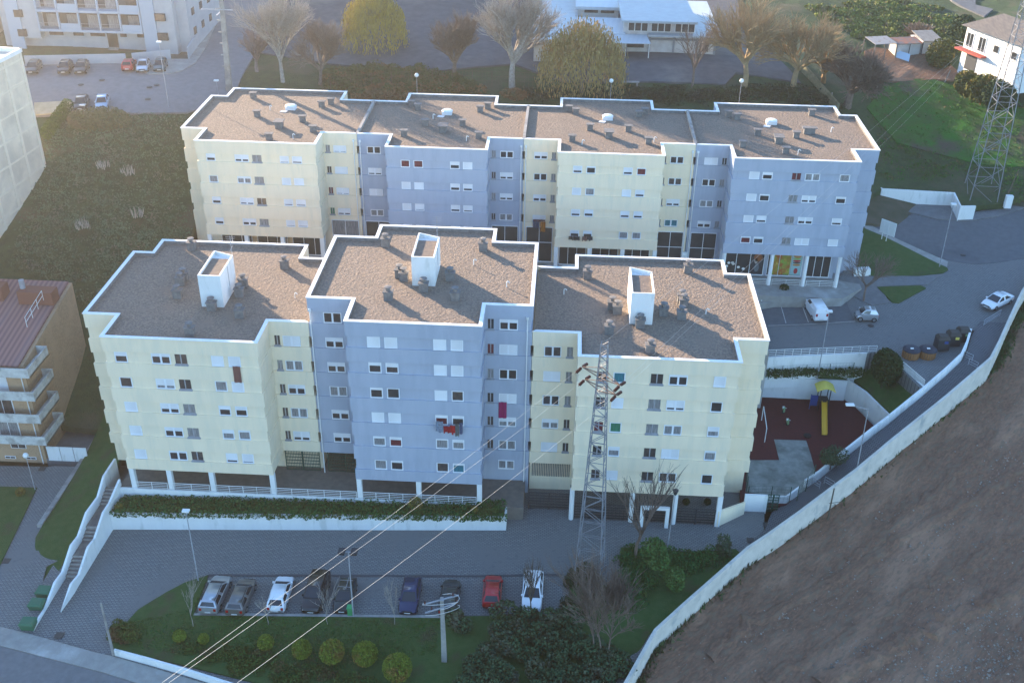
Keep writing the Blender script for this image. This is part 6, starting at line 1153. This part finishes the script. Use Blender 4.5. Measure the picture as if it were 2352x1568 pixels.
# hedge of ivy in the planting bed and other masses nobody could count
def mass(name, label, cat, pts, n, size, m, seed, R=(.5, .4, .3), kind='stuff', nb=None):
    rn = random.Random(seed); b = MB(); k = len(pts)
    for q in pts: leaves(b, q, [r*rn.uniform(.7, 1.3) for r in R], n, size, rn, .5)
    return tag(b.build(name, m, org=tuple(pts[0])), label, cat, kind=kind)
rn = random.Random(9)
mass('ivy_hedge', 'long dark ivy hedge filling the bed above the white retaining wall', 'hedge', [Vector((x, 80.75+(k_ % 4)*.68+(x+43)*.024+rn.uniform(-.15, .15), hb(x, 0)+.2)) for k_, x in enumerate(np.arange(-43.1, -4.6, .13))], 90, .1, ivy, 9, (.6, .5, .42), kind='stuff')
def area_pts(poly, f, n, seed, dz=0):
    rn = random.Random(seed); q = [PF(*p, f) for p in poly]; px = np.array([p.x for p in q]); py_ = np.array([p.y for p in q]); qx, qy = np.roll(px, -1), np.roll(py_, -1); out = []
    while len(out) < n:
        a, b_ = rn.uniform(px.min(), px.max()), rn.uniform(py_.min(), py_.max()); c = ((py_ > b_) != (qy > b_)) & (a < (qx-px)*(b_-py_)/(qy-py_+1e-12)+px)
        if c.sum() % 2: out.append(Vector((a, b_, f(a, b_)+dz)))
    return out
mass('shrubbery', 'tall dark evergreen shrubbery along the bottom edge', 'shrubbery', area_pts([(1040, 1425), (1120, 1408), (1290, 1420), (1330, 1440), (1400, 1500), (1440, 1570), (1400, 1640), (1000, 1640), (1030, 1500)], zl, 70, 3, .8), 420, .13, leafm('evergreen_leaf', (.04, .08, .035), (.06, .10, .045), (.11, .11, .07), .8), 3, (1.1, .95, .7))
mass('low_shrubs', 'mass of low green shrubs below the round bushes, bottom left', 'shrubbery', area_pts([(400, 1490), (470, 1490), (600, 1500), (700, 1530), (800, 1552), (900, 1575), (900, 1640), (700, 1590), (500, 1535)], zl, 120, 4, .25), 110, .09, leafm('low_shrub_leaf', (.04, .09, .02), (.06, .10, .02), (.09, .07, .03), 1.2), 4, (.7, .6, .35))
mass('corner_shrubs', 'yellow green shrub mass at the driveway corner', 'shrubbery', area_pts([(250, 1445), (290, 1440), (312, 1455), (310, 1475), (258, 1475)], zl, 16, 5, .45), 260, .08, leafm('corner_leaf', (.10, .12, .03), (.05, .09, .02), (.14, .07, .04), 1.5), 5, (.6, .5, .6))
mass('garden_ivy', 'dark ivy thicket in the garden corner by the boundary wall', 'ground cover', area_pts([(1428, 1262), (1480, 1266), (1560, 1270), (1690, 1268), (1640, 1300), (1560, 1330), (1500, 1345), (1470, 1420), (1420, 1400), (1425, 1330)], zl, 90, 6, .3), 120, .09, ivy, 6, (.8, .7, .5))
mass('garden_shrub', 'olive shrub mass around the foot of the front pylon', 'ground cover', area_pts([(1300, 1330), (1340, 1300), (1420, 1330), (1424, 1400), (1330, 1430), (1300, 1400)], zl, 20, 8, .4), 220, .09, leafm('olive_mass', (.06, .075, .03), (.04, .05, .025), (.11, .08, .04)), 8, (.7, .6, .6))
mass('bank_shrubs', 'low hedge growing along the foot of the road retaining wall', 'ground cover', [P(u, 858-rn.random()*6, 4.3) for u in np.arange(1756, 1985, 7)], 90, .1, leafm('bank_leaf', (.04, .08, .02), (.06, .09, .03)), 10, (.7, .6, .5))
mass('brambles', 'tangled green and brown brambles between the rear row and the schoolyard', 'brambles', area_pts([(745, 175), (850, 158), (960, 160), (1040, 180), (1090, 205), (1060, 222), (940, 210), (860, 232), (800, 215), (745, 205)], hz, 120, 11, .4), 150, .16, leafm('bramble_leaf', (.10, .12, .04), (.07, .08, .03), (.20, .11, .05), .35), 11, (1.3, 1.0, .8))
mass('dry_ferns', 'rusty brown dry bracken right behind the second rear block', 'brambles', area_pts([(800, 235), (860, 205), (1030, 205), (1200, 218), (1200, 235), (1150, 215), (930, 208), (930, 232), (860, 240)], hz, 60, 12, .4), 140, .15, leafm('bracken', (.24, .12, .05), (.16, .10, .05), (.12, .11, .05), .5), 12, (1.2, 1.0, .7))
mass('embankment_scrub', 'dark brown scrub on the embankment behind the two right rear blocks', 'brambles', area_pts([(1200, 205), (1420, 205), (1660, 207), (1860, 205), (1920, 235), (1930, 262), (1660, 240), (1500, 232), (1280, 230), (1200, 235)], hz, 170, 13, .1), 110, .13, leafm('scrub_leaf', (.055, .05, .03), (.035, .045, .022), (.05, .07, .02), .3), 13, (1.6, 1.2, .45))
mass('weed_plot', 'yellow green weeds on the sunny plot above the tin shed', 'weeds', area_pts([(1850, 20), (1950, 10), (2060, 0), (2150, 20), (2210, 50), (2215, 100), (2180, 130), (2090, 100), (1990, 95), (1930, 70)], hz, 170, 14, .15), 110, .2, leafm('weed_leaf', (.16, .20, .04), (.10, .13, .04), (.22, .17, .09), .25), 14, (1.7, 1.3, .5))
mass('slope_undergrowth', 'dark mottled undergrowth covering the slope left of the rear row', 'undergrowth', area_pts([(20, 610), (110, 360), (110, 300), (160, 275), (425, 270), (420, 400), (435, 540), (300, 590), (230, 720), (190, 690), (60, 620)], hz, 1500, 15, .02), 17, .13, leafm('slope_leaf', (.11, .18, .10), (.075, .12, .065), (.14, .15, .10), .35), 15, (1.0, .9, .18))
mass('field_tufts', 'rough grass tufts on the field right of the rear row', 'grass', area_pts([(2020, 410), (2000, 300), (1990, 200), (2100, 185), (2230, 190), (2352, 240), (2352, 480), (2250, 400)], hz, 900, 16, .02), 14, .13, leafm('tuft_leaf', (.035, .16, .018), (.06, .10, .03), (.13, .10, .055), .25), 16, (1.1, 1.0, .15))
def pampas(label, u, v, h, seed):
    p = PF(u, v, hz); rn = random.Random(seed); o = thing('pampas_grass', label, 'pampas grass', tuple(p), 'pampas grass on the slope'); b, c = MB(), MB()
    for _ in range(38):
        a = rn.uniform(0, 6.28); s = rn.uniform(.2, .9); q = p+Vector((cos(a)*s, sin(a)*s, h*rn.uniform(.75, 1))); b.tube(p, q, .02, .012, 3, cap=False); c.tube(q-Vector((0, 0, .55)), q+Vector((cos(a)*.08, sin(a)*.08, .1)), .05, .015, 5)
    for _ in range(120): a = rn.uniform(0, 6.28); s = rn.uniform(.5, 1.1); m1 = p+Vector((cos(a)*s*.6, sin(a)*s*.6, h*.4)); e = p+Vector((cos(a)*s*1.2, sin(a)*s*1.2, h*.15)); b.tube(p, m1, .02, .015, 3, cap=False); b.tube(m1, e, .015, .005, 3, cap=False)
    b.build('leaves', leafm('pampas_leaf', (.11, .12, .07), (.08, .09, .05)), o); c.build('plume', mat('pampas_plume', (.50, .45, .38), (.4, .36, .3), 3, .95), o)
for k, (u, v, h) in enumerate(((300, 425, 2.6), (197, 548, 2.6), (240, 400, 1.8), (322, 520, 2.4))): pampas(['tall pampas clump high on the slope left of the rear row', 'tall pampas clump lowest on the slope', 'small faint pampas clump left of the tallest one', 'yellowish pampas clump near the bottom of the slope'][k], u, v, h, 400+k)
# old wall behind, field fence wires left out of the count: rail fence of the schoolyard
a, c = PF(1838, 160, hz), PF(1925, 262, hz); wallrun('mossy_wall', 'old mossy stone wall running down behind the brown trees', [Vector((a.x, a.y, a.z+1.5)), Vector((c.x, c.y, c.z+1.6))], [a.z-1, c.z-1], .3, mat('mossy_stone', (.26, .23, .14), (.15, .15, .08), 1.5, .95), side=-1)
fm = mat('rusty_mesh', (.14, .08, .06), rough=.9)
for lab, L in (('rusty mesh fence between the brambles and the rear row', [(760, 212), (900, 200), (1040, 196), (1175, 200)]), ('rusty mesh fence between the willow and the rear row', [(1176, 200), (1290, 203), (1380, 203)])):
    q = [PF(*w, hz) for w in L]; b = MB()
    for i in range(len(q)-1):
        n = max(2, int((q[i+1]-q[i]).length/2.5))
        for k in range(n): w = q[i].lerp(q[i+1], k/n); w.z = hz(w.x, w.y); b.tube(w, w+Vector((0, 0, 2.3)), .05, n=4)
        for k in range(int(n*6)): w = q[i].lerp(q[i+1], k/(n*6)); w.z = hz(w.x, w.y); b.tube(w, w+Vector((0, 0, 2.2)), .012, n=3, cap=False)
        for h in (.8, 1.5, 2.2): b.tube(q[i]+Vector((0, 0, h)), q[i+1]+Vector((0, 0, h)), .015, n=3)
    tag(b.build('mesh_fence', fm, org=tuple(q[0])), lab, 'fence')
# weeds and stones on the brown field
rn = random.Random(31); b = MB()
for i in range(len(DT)-1):
    a, c = DT[i], DT[i+1]; d = (c-a); d.z = 0; L = d.length; d.normalize(); nrm = Vector((d.y, -d.x, 0))
    for _ in range(int(L*110)):
        t = rn.random(); w = a.lerp(c, t)+nrm*(-.1+abs(rn.gauss(0, .55))); w.z = df(w.x, w.y); s = rn.uniform(.2, .75); e = Vector((rn.gauss(0, .09), rn.gauss(0, .09), 0)); b.face([w-e, w+e, w+Vector((rn.gauss(0, .15), rn.gauss(0, .15), s))])
tag(b.build('wall_weeds', leafm('weed_green', (.05, .09, .03), (.08, .09, .04), (.12, .09, .06)), org=tuple(DT[0])), 'thin line of weeds along the dirt side of the boundary wall', 'weeds', kind='stuff')
rb = MB(); rw_ = random.Random(77)
for (u0, v0), (u1, v1), hgt in (((1880, 1568), (2352, 1345), .45), ((1620, 1500), (2352, 1080), .22), ((1760, 1568), (2352, 1220), .18), ((1950, 1290), (2352, 960), .2)):
    prev = None
    for i in range(41):
        t = i/40; p = PF(u0+(u1-u0)*t, v0+(v1-v0)*t, df, -8, 12); wd = .55+.3*rw_.random()+hgt; hh = hgt*rw_.uniform(.5, 1.2); n2 = Vector((.62, -.78, 0)); p += n2*rw_.gauss(0, .25)
        row = [p-n2*wd, p-n2*wd*.4, p+n2*wd*.2, p+n2*wd]; row = [Vector((w.x, w.y, df(w.x, w.y)+z)) for w, z in zip(row, (-.12, hh*.7, hh, -.12))]
        if prev:
            for a, c in zip(range(3), range(1, 4)): rb.face([prev[a], row[a], row[c], prev[c]])
        prev = row
rb.build('soil_ridges', dirt, kind='structure')
b = MB(); stones = []
for _ in range(5200):
    u, v = rn.uniform(1500, 2352), rn.uniform(900, 1568)
    if rn.random() > .25+.75*max(0, (u-1500)/850)*max(0, (v-900)/668)*1.6: continue
    p = PF(u, v, df, -8, 12)
    i = min(range(len(bwt)), key=lambda k: (bwt[k].xy-p.xy).length); 
    if (bwt[i].xy-p.xy).length < 2 or p.x < bwt[i].x: continue
    s = rn.choice([.02, .025, .03, .03, .04, .05, .05, .07, .12]); rr6 = [rn.uniform(.6, 1.3)*s for _ in range(6)]
    q = [p+Vector((rr6[0], 0, 0)), p+Vector((0, rr6[1], 0)), p-Vector((rr6[2], 0, 0)), p-Vector((0, rr6[3], 0))]; t_ = p+Vector((0, 0, rr6[4])); 
    for k in range(4): b.face([q[k], q[(k+1) % 4], t_])
for (u0, v0), (u1, v1), n_, sp_ in (((1930, 1540), (2340, 1370), 900, 1.0), ((2150, 1568), (2352, 1480), 500, 1.2), ((1700, 1480), (2060, 1230), 260, .5), ((2080, 1300), (2352, 1020), 260, .6)):
    for _ in range(n_):
        t = rn.random(); p = PF(u0+(u1-u0)*t, v0+(v1-v0)*t, df, -8, 12); p.x += rn.gauss(0, sp_); p.y += rn.gauss(0, sp_*.7); p.z = df(p.x, p.y); sz = rn.choice([.03, .04, .05, .06, .08, .13]); rr6 = [rn.uniform(.6, 1.3)*sz for _ in range(5)]
        q = [p+Vector((rr6[0], 0, 0)), p+Vector((0, rr6[1], 0)), p-Vector((rr6[2], 0, 0)), p-Vector((0, rr6[3], 0))]; t_ = p+Vector((0, 0, rr6[4]))
        for k in range(4): b.face([q[k], q[(k+1) % 4], t_])
tag(b.build('rubble', mat('pale_stones', (.34, .29, .24), (.15, .12, .10), 2, .9, kind='voronoi'), org=(40, 70, -2)), 'scattered pale stones and rubble over the brown field', 'rubble', kind='stuff')
b = MB()
for L, n, dz in (((479, 1330, 440, 1400, 300, 1430, 320, 1490, 700, 1550, 1000, 1500, 1010, 1425, 450, 1416), 9000, .14),):
    for p in area_pts([(L[i], L[i+1]) for i in range(0, len(L), 2)], zl, n, 41, dz):
        s = rn.uniform(.06, .16); e = Vector((rn.gauss(0, .05), rn.gauss(0, .05), 0)); b.face([p-e, p+e, p+Vector((rn.gauss(0, .06), rn.gauss(0, .06), s))])
tag(b.build('lawn_blades', leafm('lawn_leaf', (.05, .14, .025), (.07, .14, .035), (.12, .13, .06), .5), org=(-20, 65, -1)), 'short grass blades across the lower lawn', 'grass', kind='stuff')
# ---------------------------------------------------------------- air
HAZE = 1
if HAZE:
    m = bpy.data.materials.new('haze_air'); m.use_nodes = True; t = m.node_tree; t.nodes.clear(); v = t.nodes.new('ShaderNodeVolumePrincipled'); v.inputs['Density'].default_value = .00042; v.inputs['Color'].default_value = (1, .97, .92, 1); v.inputs['Anisotropy'].default_value = .8
    o_ = t.nodes.new('ShaderNodeOutputMaterial'); t.links.new(v.outputs[0], o_.inputs[1]); b = MB(); b.box(-3200, 3200, -2700, 3200, -12, 75); h_ = b.build('haze', m, kind='stuff'); h_['label'] = 'thin pale haze in the air, brightest towards the low sun'; h_['category'] = 'haze'

# small roof fittings: bent vent pipes and stray cables
for r, pts, z in ((rM, ((-14.8, 101.2), (-8.6, 96.5), (-5.0, 92.0)), 21.6), (rL, ((-37.0, 99.5), (-26.2, 93.0)), 18.9), (rR, ((14.6, 93.0), (0.6, 96.0)), 18.9), (r1, ((-33.0, 123.4), (-38.4, 133.6)), 24.25), (r2, ((-16.9, 132.2), (-11.9, 124.6)), 24.25), (r3, ((2.2, 124.6), (11.0, 126.4)), 24.25), (r4, ((28.0, 123.6), (33.6, 132.0)), 24.25)):
    for x, y in pts:
        b = MB(); b.path([Vector((x, y, z)), Vector((x, y, z+.55)), Vector((x+.12, y-.05, z+.68)), Vector((x+.3, y-.1, z+.55))], .045, 6); b.build('vent_pipe', white, r)
